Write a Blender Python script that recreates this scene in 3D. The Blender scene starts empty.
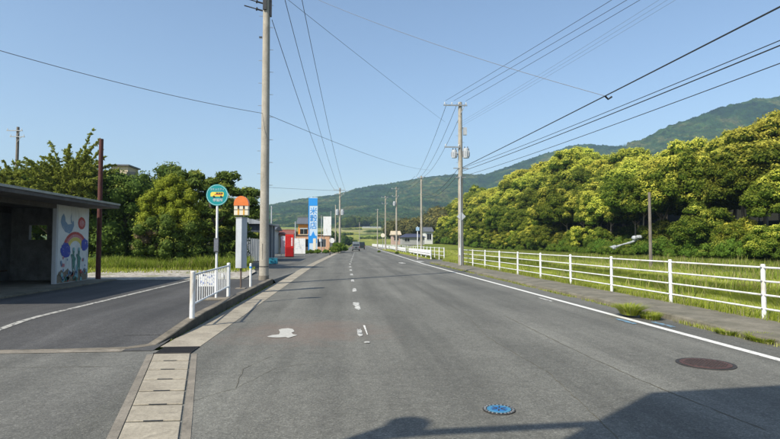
import bpy, bmesh, math, random
import numpy as np
from mathutils import Vector, Matrix, Quaternion
S = bpy.context.scene
COL = S.collection
R = math.radians
PI = math.pi

# ------------------------------------------------------------------ camera
F = 535.0
CAMZ = 1.6
cam = bpy.data.cameras.new('camera')
cam.sensor_width = 36; cam.lens = F / 780 * 36
cam.clip_start = 0.05; cam.clip_end = 9000
camo = bpy.data.objects.new('camera', cam); COL.objects.link(camo)
camo.location = (0, 0, CAMZ)
YAW = math.atan(44 / F); PITCH = math.atan(23.5 / F)
camo.rotation_euler = (R(90) + PITCH, 0, -YAW)
S.camera = camo
CM = camo.rotation_euler.to_matrix()

# ------------------------------------------------------------------ world, sun, exposure
SUN_AZ, SUN_EL = 230.0, 44.0        # clockwise from +Y
w = bpy.data.worlds.new('World'); S.world = w; w.use_nodes = True
nt = w.node_tree
sky = nt.nodes.new('ShaderNodeTexSky'); sky.sky_type = 'NISHITA'; sky.sun_disc = False
sky.sun_elevation = R(SUN_EL); sky.sun_rotation = R(SUN_AZ)
sky.altitude = 20; sky.air_density = 1.1; sky.dust_density = 1.1; sky.ozone_density = 2.0
bg = nt.nodes['Background']; bg.inputs['Strength'].default_value = 0.132
nt.links.new(sky.outputs[0], bg.inputs['Color'])
sl = bpy.data.lights.new('sun', 'SUN'); sl.energy = 5.0; sl.angle = R(0.53); sl.color = (1, 0.93, 0.80)
so = bpy.data.objects.new('sun', sl); COL.objects.link(so)
a = R(SUN_AZ); e = R(SUN_EL)
TO_SUN = Vector((math.sin(a) * math.cos(e), math.cos(a) * math.cos(e), math.sin(e)))
so.rotation_euler = (-TO_SUN).to_track_quat('-Z', 'Y').to_euler()
so.location = TO_SUN * 60
S.view_settings.view_transform = 'Standard'; S.view_settings.look = 'None'
S.view_settings.gamma = 1; S.view_settings.use_curve_mapping = False
S.view_settings.exposure = 0.45
S.render.engine = 'CYCLES'
S.cycles.volume_step_rate = 5
S.cycles.max_bounces = 6; S.cycles.transparent_max_bounces = 8

# ------------------------------------------------------------------ helpers
def G(px, py, z=0.0):
    """ground point (height z) seen at a photo pixel"""
    d = CM @ Vector(((px - 390) / F, (219.5 - py) / F, -1))
    t = (z - CAMZ) / d.z
    return Vector((d.x * t, d.y * t, z))
def D(px, py, Y):
    """point at world depth Y seen at a photo pixel"""
    d = CM @ Vector(((px - 390) / F, (219.5 - py) / F, -1))
    t = Y / d.y
    return Vector((d.x * t, Y, CAMZ + d.z * t))

def sm(a, b, x):
    t = np.clip((x - a) / (b - a), 0, 1); return t * t * (3 - 2 * t)

class MB:
    def __init__(s): s.v = []; s.f = []; s.m = []; s.parts = []
    def add(s, vs, fs, mi=0):
        n = len(s.v); nf = len(s.f); s.v += [tuple(v) for v in vs]
        for f in fs: s.f.append(tuple(i + n for i in f)); s.m.append(mi)
        s.parts.append((n, len(s.v), nf, len(s.f)))
        return s
    def box(s, c, d, rz=0, mi=0, M=None):
        hx, hy, hz = d[0] / 2, d[1] / 2, d[2] / 2
        vs = [Vector((x * hx, y * hy, z * hz)) for z in (-1, 1) for x, y in ((-1, -1), (1, -1), (1, 1), (-1, 1))]
        if M is None: M = Matrix.Rotation(rz, 3, 'Z')
        vs = [M @ v + Vector(c) for v in vs]
        return s.add(vs, [(3, 2, 1, 0), (4, 5, 6, 7), (0, 1, 5, 4), (1, 2, 6, 5), (2, 3, 7, 6), (3, 0, 4, 7)], mi)
    def lohi(s, lo, hi, mi=0):
        return s.box([(a + b) / 2 for a, b in zip(lo, hi)], [b - a for a, b in zip(lo, hi)], 0, mi)
    def cyl(s, p, q, r0, r1=None, n=12, caps=True, mi=0):
        r1 = r0 if r1 is None else r1
        p = Vector(p); q = Vector(q); ax = (q - p).normalized()
        u = ax.orthogonal().normalized(); w_ = ax.cross(u)
        vs = []
        for c, r in ((p, r0), (q, r1)):
            for i in range(n):
                t = 2 * PI * i / n; vs.append(c + u * math.cos(t) * r + w_ * math.sin(t) * r)
        fs = [(i, (i + 1) % n, n + (i + 1) % n, n + i) for i in range(n)]
        if caps: fs += [tuple(range(n - 1, -1, -1)), tuple(range(n, 2 * n))]
        return s.add(vs, fs, mi)
    def tube(s, pts, rs, n=6, mi=0):
        pts = [Vector(p) for p in pts]
        if not hasattr(rs, '__len__'): rs = [rs] * len(pts)
        vs = []; u = None
        for k, p in enumerate(pts):
            t = (pts[min(k + 1, len(pts) - 1)] - pts[max(k - 1, 0)]).normalized()
            if u is None: u = t.orthogonal().normalized()
            u = (u - t * u.dot(t)).normalized(); w_ = t.cross(u)
            for i in range(n):
                th = 2 * PI * i / n; vs.append(p + (u * math.cos(th) + w_ * math.sin(th)) * rs[k])
        fs = []
        for k in range(len(pts) - 1):
            for i in range(n):
                fs.append((k * n + i, k * n + (i + 1) % n, (k + 1) * n + (i + 1) % n, (k + 1) * n + i))
        fs += [tuple(range(n - 1, -1, -1)), tuple(range((len(pts) - 1) * n, len(pts) * n))]
        return s.add(vs, fs, mi)
    def prism(s, poly, axis, a, b, mi=0):
        """poly of 2D points extruded along axis from a to b. axis 'x': (y,z); 'y': (x,z); 'z': (x,y)"""
        def P(u, v, t):
            return {'x': (t, u, v), 'y': (u, t, v), 'z': (u, v, t)}[axis]
        n = len(poly)
        vs = [P(u, v, a) for u, v in poly] + [P(u, v, b) for u, v in poly]
        fs = [tuple(range(n - 1, -1, -1)), tuple(range(n, 2 * n))] + [(i, (i + 1) % n, n + (i + 1) % n, n + i) for i in range(n)]
        return s.add(vs, fs, mi)
    def ball(s, c, r, seg=10, rings=6, mi=0, zr=(0, 1)):
        vs = []; fs = []
        c = Vector(c); r = (r, r, r) if not hasattr(r, '__len__') else r
        for j in range(rings + 1):
            ph = PI * j / rings
            for i in range(seg):
                th = 2 * PI * i / seg
                vs.append((c.x + r[0] * math.sin(ph) * math.cos(th), c.y + r[1] * math.sin(ph) * math.sin(th), c.z + r[2] * math.cos(ph)))
        for j in range(rings):
            for i in range(seg):
                fs.append((j * seg + i, (j + 1) * seg + i, (j + 1) * seg + (i + 1) % seg, j * seg + (i + 1) % seg))
        return s.add(vs, fs, mi)
    def each(s, name, mats, parent=None, **k):
        out = []
        for (v0, v1, f0, f1) in s.parts:
            m = MB(); m.v = s.v[v0:v1]; m.f = [tuple(i - v0 for i in f) for f in s.f[f0:f1]]; m.m = s.m[f0:f1]
            out.append(m.build(name, mats, parent, **k))
        return out
    def build(s, name, mats, parent=None, smooth=False, bevel=0, loc=None):
        me = bpy.data.meshes.new(name); me.from_pydata(s.v, [], s.f)
        if not isinstance(mats, (list, tuple)): mats = [mats]
        for m in mats: me.materials.append(m)
        me.polygons.foreach_set('material_index', s.m)
        bm = bmesh.new(); bm.from_mesh(me); bmesh.ops.recalc_face_normals(bm, faces=bm.faces); bm.to_mesh(me); bm.free()
        if smooth: me.shade_smooth(); me.set_sharp_from_angle(angle=R(40))
        o = bpy.data.objects.new(name, me); COL.objects.link(o)
        if parent: o.parent = parent
        if loc is not None: o.location = loc
        if bevel:
            b = o.modifiers.new('bevel', 'BEVEL'); b.width = bevel; b.segments = 2; b.limit_method = 'ANGLE'
        return o

def npmesh(name, V, Fq, mat, attr=None, parent=None, kind=None):
    """V (n,3) float, Fq (m,4) or (m,3) ints; attr: dict name-> (n,) float on verts"""
    me = bpy.data.meshes.new(name)
    m, k = Fq.shape
    me.vertices.add(len(V)); me.vertices.foreach_set('co', V.astype(np.float32).ravel())
    me.loops.add(m * k); me.loops.foreach_set('vertex_index', Fq.astype(np.int32).ravel())
    me.polygons.add(m); me.polygons.foreach_set('loop_start', (np.arange(m) * k).astype(np.int32))
    me.update(calc_edges=True)
    if attr:
        for nme, arr in attr.items():
            at = me.attributes.new(nme, 'FLOAT', 'POINT'); at.data.foreach_set('value', arr.astype(np.float32))
    for mm in (mat if isinstance(mat, (list, tuple)) else [mat]): me.materials.append(mm)
    return me
def objof(name, me, parent=None, loc=None):
    o = bpy.data.objects.new(name, me); COL.objects.link(o)
    if parent: o.parent = parent
    if loc is not None: o.location = loc
    return o
def tag(o, label=None, cat=None, group=None, kind=None):
    if label: o['label'] = label
    if cat: o['category'] = cat
    if group: o['group'] = group
    if kind: o['kind'] = kind
    return o
def empty(name, loc=(0, 0, 0), rz=0):
    o = bpy.data.objects.new(name, None); COL.objects.link(o); o.location = loc; o.rotation_euler.z = rz
    o.empty_display_size = 0.2
    return o
def copy_tree(root):
    r = root.copy(); COL.objects.link(r)
    for ch in list(root.children):
        c = ch.copy(); COL.objects.link(c); c.parent = r
        for g in list(ch.children):
            d = g.copy(); COL.objects.link(d); d.parent = c
    return r

# ------------------------------------------------------------------ materials
MATS = {}
def nodes(name):
    m = bpy.data.materials.new(name); m.use_nodes = True; MATS[name] = m
    return m, m.node_tree.nodes, m.node_tree.links, m.node_tree.nodes['Principled BSDF']
def noise(N, L, co, scale, detail=4, rough=0.6, dist=0.0, stretch=None):
    if stretch:
        mp = N.new('ShaderNodeMapping'); mp.inputs['Scale'].default_value = stretch
        L.new(co, mp.inputs[0]); co = mp.outputs[0]
    n = N.new('ShaderNodeTexNoise'); n.inputs['Scale'].default_value = scale
    n.inputs['Detail'].default_value = detail; n.inputs['Roughness'].default_value = rough
    n.inputs['Distortion'].default_value = dist
    L.new(co, n.inputs['Vector']); return n.outputs['Fac']
def ramp(N, L, fac, stops):
    r = N.new('ShaderNodeValToRGB'); cr = r.color_ramp
    while len(cr.elements) < len(stops): cr.elements.new(0.5)
    for el, (p, c) in zip(cr.elements, stops):
        el.position = p; el.color = (c[0], c[1], c[2], 1) if hasattr(c, '__len__') else (c, c, c, 1)
    L.new(fac, r.inputs[0]); return r.outputs[0]
def mix(N, L, fac, A, B, mode='MIX'):
    m = N.new('ShaderNodeMix'); m.data_type = 'RGBA'; m.blend_type = mode
    for s_, v in ((m.inputs[0], fac), (m.inputs[6], A), (m.inputs[7], B)):
        if isinstance(v, (int, float)): s_.default_value = v
        elif isinstance(v, (tuple, list)): s_.default_value = (*v[:3], 1)
        else: L.new(v, s_)
    return m.outputs[2]
def bump(N, L, h, b, strength=0.3, dist=0.01):
    bp = N.new('ShaderNodeBump'); bp.inputs['Strength'].default_value = strength; bp.inputs['Distance'].default_value = dist
    L.new(h, bp.inputs['Height']); L.new(bp.outputs[0], b.inputs['Normal'])
def wpos(N):
    return N.new('ShaderNodeNewGeometry').outputs['Position']
def plain(name, col, rough=0.6, metal=0, var=0.12, scale=6, bmp=0.1, dirt=None):
    """painted / plain surface with some wear in it"""
    m, N, L, b = nodes(name)
    co = wpos(N)
    n1 = noise(N, L, co, scale, 6, 0.65)
    dk = tuple(c * (1 - var * 1.6) for c in col); lt = tuple(min(1, c * (1 + var)) for c in col)
    c = ramp(N, L, n1, [(0.3, dk), (0.7, lt)])
    if dirt:
        n2 = noise(N, L, co, scale * 0.7, 8, 0.7, 0.5, (1, 1, 0.25))
        f = ramp(N, L, n2, [(0.52, 0), (0.7, 1)])
        c = mix(N, L, f, c, dirt)
    L.new(c, b.inputs['Base Color'])
    b.inputs['Roughness'].default_value = rough; b.inputs['Metallic'].default_value = metal
    if bmp: bump(N, L, noise(N, L, co, scale * 12, 3), b, bmp, 0.004)
    return m

def asphalt(name, lo, hi, tint=(1, 1, 1)):
    m, N, L, b = nodes(name)
    co = wpos(N)
    big = noise(N, L, co, 0.35, 5, 0.6, 0.6)
    lane = noise(N, L, co, 1.0, 5, 0.6, 0, (1.5, 0.08, 1))
    c = ramp(N, L, big, [(0.3, tuple(lo * t for t in tint)), (0.72, tuple(hi * t for t in tint))])
    lf = ramp(N, L, lane, [(0.35, 0.80), (0.65, 1.18)])
    c = mix(N, L, 1.0, c, lf, 'MULTIPLY')
    v = N.new('ShaderNodeTexVoronoi'); v.inputs['Scale'].default_value = 80; L.new(co, v.inputs['Vector'])
    sep = N.new('ShaderNodeSeparateColor'); L.new(v.outputs['Color'], sep.inputs[0])
    sp = ramp(N, L, sep.outputs[0], [(0.0, 0.6), (0.35, 0.9), (0.75, 1.05), (1.0, 1.6)])
    c = mix(N, L, 0.8, c, mix(N, L, 1.0, c, sp, 'MULTIPLY'))
    md = noise(N, L, co, 7, 6, 0.75)
    c = mix(N, L, 1.0, c, ramp(N, L, md, [(0.3, 0.82), (0.7, 1.16)]), 'MULTIPLY')
    # dark drips / stains
    sx = N.new('ShaderNodeSeparateXYZ'); L.new(co, sx.inputs[0])
    wv = N.new('ShaderNodeMath'); wv.operation = 'MULTIPLY_ADD'; wv.inputs[1].default_value = 3.75; wv.inputs[2].default_value = 0.6; L.new(sx.outputs[0], wv.inputs[0])
    sn = N.new('ShaderNodeMath'); sn.operation = 'SINE'; L.new(wv.outputs[0], sn.inputs[0])
    mr = N.new('ShaderNodeMapRange'); mr.inputs['From Min'].default_value = -1; mr.inputs['From Max'].default_value = 1; mr.inputs['To Min'].default_value = .90; mr.inputs['To Max'].default_value = 1.08
    L.new(sn.outputs[0], mr.inputs[0]); c = mix(N, L, 1.0, c, mr.outputs[0], 'MULTIPLY')
    # iron-red stain near the spilled paint, gritty pale dust along the edges
    vd = N.new('ShaderNodeVectorMath'); vd.operation = 'DISTANCE'; L.new(co, vd.inputs[0]); vd.inputs[1].default_value = (-0.7, 9.9, 0)
    nr = noise(N, L, co, 1.8, 5, 0.7)
    md2 = N.new('ShaderNodeMath'); md2.operation = 'MULTIPLY_ADD'; md2.inputs[1].default_value = 3.0; L.new(nr, md2.inputs[0]); L.new(vd.outputs['Value'], md2.inputs[2])
    mr3 = N.new('ShaderNodeMapRange'); mr3.inputs['From Min'].default_value = 3.2; mr3.inputs['From Max'].default_value = 2.0; mr3.inputs['To Max'].default_value = 0.35; L.new(md2.outputs[0], mr3.inputs[0])
    c = mix(N, L, mr3.outputs[0], c, (hi * 1.25, hi * .82, hi * .62))
    st = noise(N, L, co, 1.1, 4, 0.5, 1.5)
    sf = ramp(N, L, st, [(0.66, 0), (0.78, 0.35)])
    c = mix(N, L, sf, c, (lo * 0.55, lo * 0.53, lo * 0.5))
    L.new(c, b.inputs['Base Color']); b.inputs['Roughness'].default_value = 0.85
    b.inputs['Specular IOR Level'].default_value = 0.35
    bump(N, L, v.outputs['Distance'], b, 0.4, 0.004)
    return m
M_road = asphalt('road_asphalt', 0.104, 0.145, (1.02, 1.0, 0.86))
M_lot = asphalt('lot_asphalt', 0.05, 0.074, (1, 0.98, 0.95))
M_side = asphalt('side_asphalt', 0.095, 0.132, (1.02, 1.0, 0.88))

def concrete(name, col, dark, scale=1.5):
    m, N, L, b = nodes(name)
    co = wpos(N)
    c = ramp(N, L, noise(N, L, co, scale, 8, 0.7, 0.4), [(0.3, dark), (0.62, col)])
    c = mix(N, L, 1.0, c, ramp(N, L, noise(N, L, co, scale * 22, 4, 0.7), [(0.3, 0.75), (0.7, 1.15)]), 'MULTIPLY')
    st = noise(N, L, co, scale * 2.2, 7, 0.7, 0.3, (1, 1, 0.2))
    c = mix(N, L, ramp(N, L, st, [(0.55, 0), (0.72, 0.6)]), c, tuple(d * 0.5 for d in dark))
    L.new(c, b.inputs['Base Color']); b.inputs['Roughness'].default_value = 0.9
    bump(N, L, noise(N, L, co, scale * 40, 4), b, 0.35, 0.006)
    return m
M_conc = concrete('gutter_concrete', (0.36, 0.32, 0.245), (0.24, 0.21, 0.16))
M_kerb = concrete('kerb_concrete', (0.25, 0.22, 0.175), (0.13, 0.115, 0.09), 2.5)
M_kerb2 = concrete('mossy_kerb_concrete', (0.21, 0.18, 0.135), (0.07, 0.062, 0.045), 2.8)
M_kerbface = concrete('dark_kerb_face', (0.085, 0.075, 0.055), (0.03, 0.028, 0.02), 3)  # much darker concrete tone, only for the kerb's upright road-side face
M_walk = concrete('pavement_concrete', (0.20, 0.18, 0.135), (0.085, 0.08, 0.05), 1.3)
M_pole = concrete('pole_concrete', (0.40, 0.37, 0.31), (0.27, 0.245, 0.2), 1.2)
M_shel = concrete('shelter_concrete', (0.12, 0.11, 0.1), (0.045, 0.042, 0.04), 1.4)
M_shelwall = concrete('shelter_wall', (0.2, 0.21, 0.21), (0.1, 0.1, 0.1), 1.8)

def paint(name, col, wear=0.55, under=0.12):
    m, N, L, b = nodes(name)
    co = wpos(N)
    f = ramp(N, L, noise(N, L, co, 9, 8, 0.75, 0.3), [(wear - 0.03, 0), (wear + 0.06, 1)])
    g = ramp(N, L, noise(N, L, co, 60, 3, 0.7), [(0.35, 0.8), (0.65, 1.05)])
    c = mix(N, L, f, mix(N, L, 1.0, (*col, 1), g, 'MULTIPLY'), (under, under, under * 0.94))
    L.new(c, b.inputs['Base Color']); b.inputs['Roughness'].default_value = 0.75
    bump(N, L, noise(N, L, co, 90, 2), b, 0.4, 0.004)
    return m
M_line = paint('road_paint', (0.68, 0.67, 0.62), 0.6)
M_lineworn = paint('worn_road_paint', (0.6, 0.59, 0.54), 0.5)
M_linegrey = paint('faded_lot_paint', (0.4, 0.39, 0.35), 0.52, 0.08)
M_blueline = paint('blue_road_paint', (0.14, 0.27, 0.37), 0.5)

def gravel(name):
    m, N, L, b = nodes(name)
    co = wpos(N)
    v = N.new('ShaderNodeTexVoronoi'); v.inputs['Scale'].default_value = 9; L.new(co, v.inputs['Vector'])
    sep = N.new('ShaderNodeSeparateColor'); L.new(v.outputs['Color'], sep.inputs[0])
    c = ramp(N, L, sep.outputs[0], [(0, (0.16, 0.14, 0.115)), (0.5, (0.33, 0.30, 0.25)), (1, (0.5, 0.47, 0.41))])
    gr = ramp(N, L, noise(N, L, co, 0.5, 5, 0.6), [(0.52, 0), (0.66, 0.8)])
    c = mix(N, L, gr, c, (0.16, 0.17, 0.07))
    L.new(c, b.inputs['Base Color']); b.inputs['Roughness'].default_value = 0.95
    bump(N, L, v.outputs['Distance'], b, 0.9, 0.03)
    return m
M_gravel = gravel('gravel')

def ground_mat():
    m, N, L, b = nodes('field_ground')
    co = wpos(N)
    c = ramp(N, L, noise(N, L, co, 0.12, 5, 0.6, 0.5), [(0.3, (0.08, 0.11, 0.015)), (0.5, (0.15, 0.19, 0.03)), (0.72, (0.22, 0.22, 0.05))])
    c = mix(N, L, 1.0, c, ramp(N, L, noise(N, L, co, 3, 6, 0.75), [(0.3, 0.6), (0.7, 1.3)]), 'MULTIPLY')
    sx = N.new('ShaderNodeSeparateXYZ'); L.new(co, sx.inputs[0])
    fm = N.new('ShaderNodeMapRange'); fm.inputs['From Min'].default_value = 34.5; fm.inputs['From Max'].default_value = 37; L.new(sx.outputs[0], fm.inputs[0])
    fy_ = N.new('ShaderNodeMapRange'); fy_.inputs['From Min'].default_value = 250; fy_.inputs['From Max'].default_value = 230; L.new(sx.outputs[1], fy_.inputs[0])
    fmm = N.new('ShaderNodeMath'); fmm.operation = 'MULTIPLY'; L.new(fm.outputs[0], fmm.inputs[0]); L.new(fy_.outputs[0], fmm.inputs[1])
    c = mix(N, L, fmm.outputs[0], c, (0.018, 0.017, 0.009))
    L.new(c, b.inputs['Base Color']); b.inputs['Roughness'].default_value = 1
    b.inputs['Specular IOR Level'].default_value = 0.1
    bump(N, L, noise(N, L, co, 5, 5, 0.7), b, 1.0, 0.15)
    return m
M_ground = ground_mat()

def hill_mat():
    m, N, L, b = nodes('forested_hillside')
    co = wpos(N)
    sepx = N.new('ShaderNodeSeparateXYZ'); L.new(co, sepx.inputs[0])
    # trees: patches at several sizes
    kinds = ramp(N, L, noise(N, L, co, 0.0065, 7, 0.72, 0.8),
                 [(0.34, (0.006, 0.018, 0.008)), (0.44, (0.015, 0.038, 0.012)), (0.53, (0.03, 0.06, 0.016)), (0.60, (0.085, 0.09, 0.03)), (0.66, (0.035, 0.065, 0.016))])
    v = N.new('ShaderNodeTexVoronoi'); v.inputs['Scale'].default_value = 0.09; L.new(co, v.inputs['Vector'])
    sp = N.new('ShaderNodeSeparateColor'); L.new(v.outputs['Color'], sp.inputs[0])
    c = mix(N, L, 1.0, kinds, ramp(N, L, sp.outputs[0], [(0, 0.6), (0.6, 1.0), (1, 1.4)]), 'MULTIPLY')
    # terraced fields low down
    mp = N.new('ShaderNodeMapping'); mp.inputs['Scale'].default_value = (0.010, 0.022, 0); L.new(co, mp.inputs[0])
    v2 = N.new('ShaderNodeTexVoronoi'); v2.inputs['Scale'].default_value = 1; L.new(mp.outputs[0], v2.inputs['Vector'])
    s2 = N.new('ShaderNodeSeparateColor'); L.new(v2.outputs['Color'], s2.inputs[0])
    fld = ramp(N, L, s2.outputs[0], [(0, (0.16, 0.19, 0.04)), (0.3, (0.26, 0.26, 0.06)), (0.5, (0.06, 0.09, 0.025)), (0.65, (0.3, 0.28, 0.12)), (0.8, (0.08, 0.11, 0.03)), (0.9, (0.2, 0.24, 0.05))])
    z = N.new('ShaderNodeMath'); z.operation = 'MULTIPLY_ADD'; z.inputs[1].default_value = 1 / 26.0
    L.new(sepx.outputs[2], z.inputs[0])
    nz = noise(N, L, co, 0.02, 4, 0.6)
    z2 = N.new('ShaderNodeMath'); z2.operation = 'MULTIPLY'; z2.inputs[1].default_value = -0.9; L.new(nz, z2.inputs[0])
    L.new(z2.outputs[0], z.inputs[2])
    f = ramp(N, L, z.outputs[0], [(0.34, 0), (0.40, 1)])
    c = mix(N, L, f, fld, c)
    L.new(c, b.inputs['Base Color']); b.inputs['Roughness'].default_value = 1
    b.inputs['Specular IOR Level'].default_value = 0.05
    bump(N, L, v.outputs['Distance'], b, 1.0, 5.0)
    return m
M_hill = hill_mat()

def leafmat(name, a, b_, bloom, trans=0.35, objvar=0.5):
    """a, b_ two leaf greens; bloom colour where vertex attribute 'bloom' is high; per-tree variation"""
    m, N, L, b = nodes(name)
    at = N.new('ShaderNodeAttribute'); at.attribute_name = 'rnd'
    bl = N.new('ShaderNodeAttribute'); bl.attribute_name = 'bloom'
    oi = N.new('ShaderNodeObjectInfo')
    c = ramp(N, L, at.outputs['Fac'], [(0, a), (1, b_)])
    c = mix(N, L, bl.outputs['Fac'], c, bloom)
    hs = N.new('ShaderNodeHueSaturation')
    mr = N.new('ShaderNodeMapRange'); mr.inputs['To Min'].default_value = 1 - 0.4 * objvar; mr.inputs['To Max'].default_value = 1 + 0.45 * objvar
    L.new(oi.outputs['Random'], mr.inputs[0]); L.new(mr.outputs[0], hs.inputs['Value'])
    mh = N.new('ShaderNodeMapRange'); mh.inputs['To Min'].default_value = 0.5 - 0.03 * objvar; mh.inputs['To Max'].default_value = 0.5 + 0.03 * objvar
    mu = N.new('ShaderNodeMath'); mu.operation = 'MULTIPLY'; mu.inputs[1].default_value = 7.31
    fr = N.new('ShaderNodeMath'); fr.operation = 'FRACT'
    L.new(oi.outputs['Random'], mu.inputs[0]); L.new(mu.outputs[0], fr.inputs[0]); L.new(fr.outputs[0], mh.inputs[0]); L.new(mh.outputs[0], hs.inputs['Hue'])
    L.new(c, hs.inputs['Color'])
    L.new(hs.outputs[0], b.inputs['Base Color']); b.inputs['Roughness'].default_value = 0.6
    b.inputs['Specular IOR Level'].default_value = 0.08
    tr = N.new('ShaderNodeBsdfTranslucent'); L.new(hs.outputs[0], tr.inputs[0])
    ms = N.new('ShaderNodeMixShader'); ms.inputs[0].default_value = trans
    L.new(b.outputs[0], ms.inputs[1]); L.new(tr.outputs[0], ms.inputs[2])
    L.new(ms.outputs[0], N['Material Output'].inputs[0])
    return m
M_leafE = leafmat('evergreen_leaves', (0.045, 0.08, 0.008), (0.115, 0.17, 0.015), (0.62, 0.61, 0.09), 0.4, 0.5)
M_leafD = leafmat('dark_leaves', (0.04, 0.075, 0.012), (0.105, 0.155, 0.026), (0.24, 0.27, 0.05), 0.3, 0.4)
M_leafY = leafmat('yellow_green_leaves', (0.17, 0.21, 0.02), (0.33, 0.36, 0.03), (0.34, 0.36, 0.05), 0.35, 0.2)
M_leafJ = leafmat('juniper_leaves', (0.15, 0.19, 0.03), (0.3, 0.34, 0.06), (0.2, 0.23, 0.05), 0.3, 0.3)
M_leafW = leafmat('mixed_wood_leaves', (0.05, 0.06, 0.022), (0.13, 0.12, 0.04), (0.3, 0.27, 0.07), 0.3, 0.3)
M_leafB = leafmat('shrub_leaves', (0.06, 0.115, 0.012), (0.16, 0.25, 0.03), (0.3, 0.32, 0.06), 0.35, 0.4)
M_grass = leafmat('grass_blades', (0.17, 0.23, 0.022), (0.36, 0.40, 0.05), (0.42, 0.38, 0.2), 0.4, 0.0)
M_weed = leafmat('weed_blades', (0.13, 0.19, 0.02), (0.30, 0.38, 0.05), (0.42, 0.36, 0.16), 0.4, 0.0)
M_dryivy = leafmat('dry_creeper', (0.12, 0.09, 0.05), (0.2, 0.16, 0.08), (0.2, 0.2, 0.1), 0.2, 0.1)
def bark(name, lo, hi):
    m, N, L, b = nodes(name)
    tc = N.new('ShaderNodeTexCoord')
    n = noise(N, L, tc.outputs['Object'], 5, 6, 0.7, 0.3, (1, 1, 0.3))
    L.new(ramp(N, L, n, [(0.3, lo), (0.7, hi)]), b.inputs['Base Color']); b.inputs['Roughness'].default_value = 0.95
    bump(N, L, n, b, 0.8, 0.03); return m
M_bark = bark('bark', (0.07, 0.055, 0.04), (0.2, 0.17, 0.13))
M_barkp = bark('pale_bark', (0.16, 0.13, 0.1), (0.36, 0.32, 0.26))

M_white = plain('white_paint', (0.72, 0.73, 0.72), 0.5, 0, 0.06, 4, 0.03, (0.42, 0.36, 0.27))
M_galv = plain('galvanised_steel', (0.36, 0.37, 0.37), 0.45, 0.6, 0.15, 5)
M_dark = plain('dark_metal', (0.03, 0.032, 0.035), 0.5, 0.2)
M_wire = plain('cable_sheath', (0.02, 0.02, 0.024), 0.6)
M_wire2 = plain('pale_cable', (0.12, 0.13, 0.15), 0.6)
M_rust = plain('rusty_red_steel', (0.085, 0.022, 0.016), 0.8, 0, 0.3, 5, 0.3, (0.05, 0.025, 0.018))
M_wood = bark('weathered_wood', (0.1, 0.085, 0.07), (0.22, 0.19, 0.16))
M_teal = plain('teal_sign_paint', (0.0, 0.25, 0.26), 0.4, 0, 0.04)
M_yel = plain('yellow_sign_paint', (0.75, 0.62, 0.08), 0.4, 0, 0.04)
M_orange = plain('orange_plastic', (0.72, 0.19, 0.04), 0.4, 0, 0.06)
M_cream = plain('cream_panel', (0.72, 0.66, 0.52), 0.4, 0, 0.05)
M_amber = plain('amber_panel', (0.66, 0.36, 0.06), 0.4, 0, 0.1)
M_greyp = plain('pale_grey_panel', (0.42, 0.45, 0.48), 0.5, 0, 0.06, 4, 0.05, (0.3, 0.3, 0.3))
M_blue = plain('blue_sign_paint', (0.02, 0.26, 0.68), 0.4, 0, 0.04)
M_red = plain('red_enamel', (0.62, 0.018, 0.012), 0.3, 0, 0.04)
M_redd = plain('dark_red_enamel', (0.28, 0.008, 0.008), 0.3, 0, 0.04)
M_salmon = plain('salmon_render', (0.56, 0.33, 0.2), 0.8, 0, 0.08)
M_glassd = plain('dark_glass', (0.015, 0.018, 0.022), 0.12, 0, 0.05)
M_tile = plain('grey_roof_tiles', (0.1, 0.11, 0.125), 0.6, 0, 0.2, 3)
M_tileb = plain('blue_roof_tiles', (0.045, 0.05, 0.085), 0.55, 0, 0.15, 3)
M_beige = plain('beige_wall', (0.5, 0.42, 0.3), 0.8, 0, 0.08)
M_pinkw = plain('pinkish_wall', (0.42, 0.3, 0.25), 0.8, 0, 0.08)
M_hwhite = plain('white_wall', (0.6, 0.6, 0.58), 0.8, 0, 0.08)
M_tealbox = plain('turquoise_plastic', (0.02, 0.22, 0.32), 0.5)
M_tyre = plain('tyre_rubber', (0.02, 0.02, 0.02), 0.8)
M_silver = plain('silver_car_paint', (0.16, 0.18, 0.19), 0.35, 0.3, 0.03, 3, 0)
M_darkcar = plain('dark_green_car_paint', (0.02, 0.035, 0.03), 0.3, 0.3, 0.03, 3, 0)
M_iron = plain('rusty_cast_iron', (0.10, 0.052, 0.042), 0.7, 0.3, 0.25, 14, 0.6)
M_irond = plain('dark_cast_iron', (0.045, 0.04, 0.036), 0.7, 0.3, 0.25, 18, 0.6)
M_bluecov = plain('blue_cover_paint', (0.02, 0.13, 0.33), 0.6, 0, 0.1, 20, 0.3)
M_bluecov2 = plain('pale_blue_cover_paint', (0.05, 0.19, 0.31), 0.6, 0, 0.1, 20, 0.3)
M_tarp = plain('pale_silver_sheet', (0.36, 0.39, 0.41), 0.6, 0.0, 0.3, 6)
M_plank = plain('bench_wood', (0.09, 0.06, 0.04), 0.7, 0, 0.2)
def corr(name, lo, hi, ax=0, sc=9):
    m, N, L, b = nodes(name)
    co = wpos(N)
    c = ramp(N, L, noise(N, L, co, 1.2, 8, 0.7, 0.2, (1, 1, 0.15)), [(0.35, lo), (0.65, hi)])
    L.new(c, b.inputs['Base Color']); b.inputs['Roughness'].default_value = 0.6; b.inputs['Metallic'].default_value = 0.2
    return m
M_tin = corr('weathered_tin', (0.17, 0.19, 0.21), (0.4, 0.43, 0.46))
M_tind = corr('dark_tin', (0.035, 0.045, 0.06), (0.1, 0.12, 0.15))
def pal(name, col): return paint(name, col, 0.6, 0.42)
M_mwhite = plain('mural_white', (0.62, 0.64, 0.62), 0.8, 0, 0.08, 2.5, 0.1, (0.36, 0.38, 0.36))
M_mred = pal('mural_red', (0.42, 0.07, 0.06)); M_mpink = pal('mural_pink', (0.52, 0.2, 0.22)); M_myel = pal('mural_yellow', (0.6, 0.5, 0.12))
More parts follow.
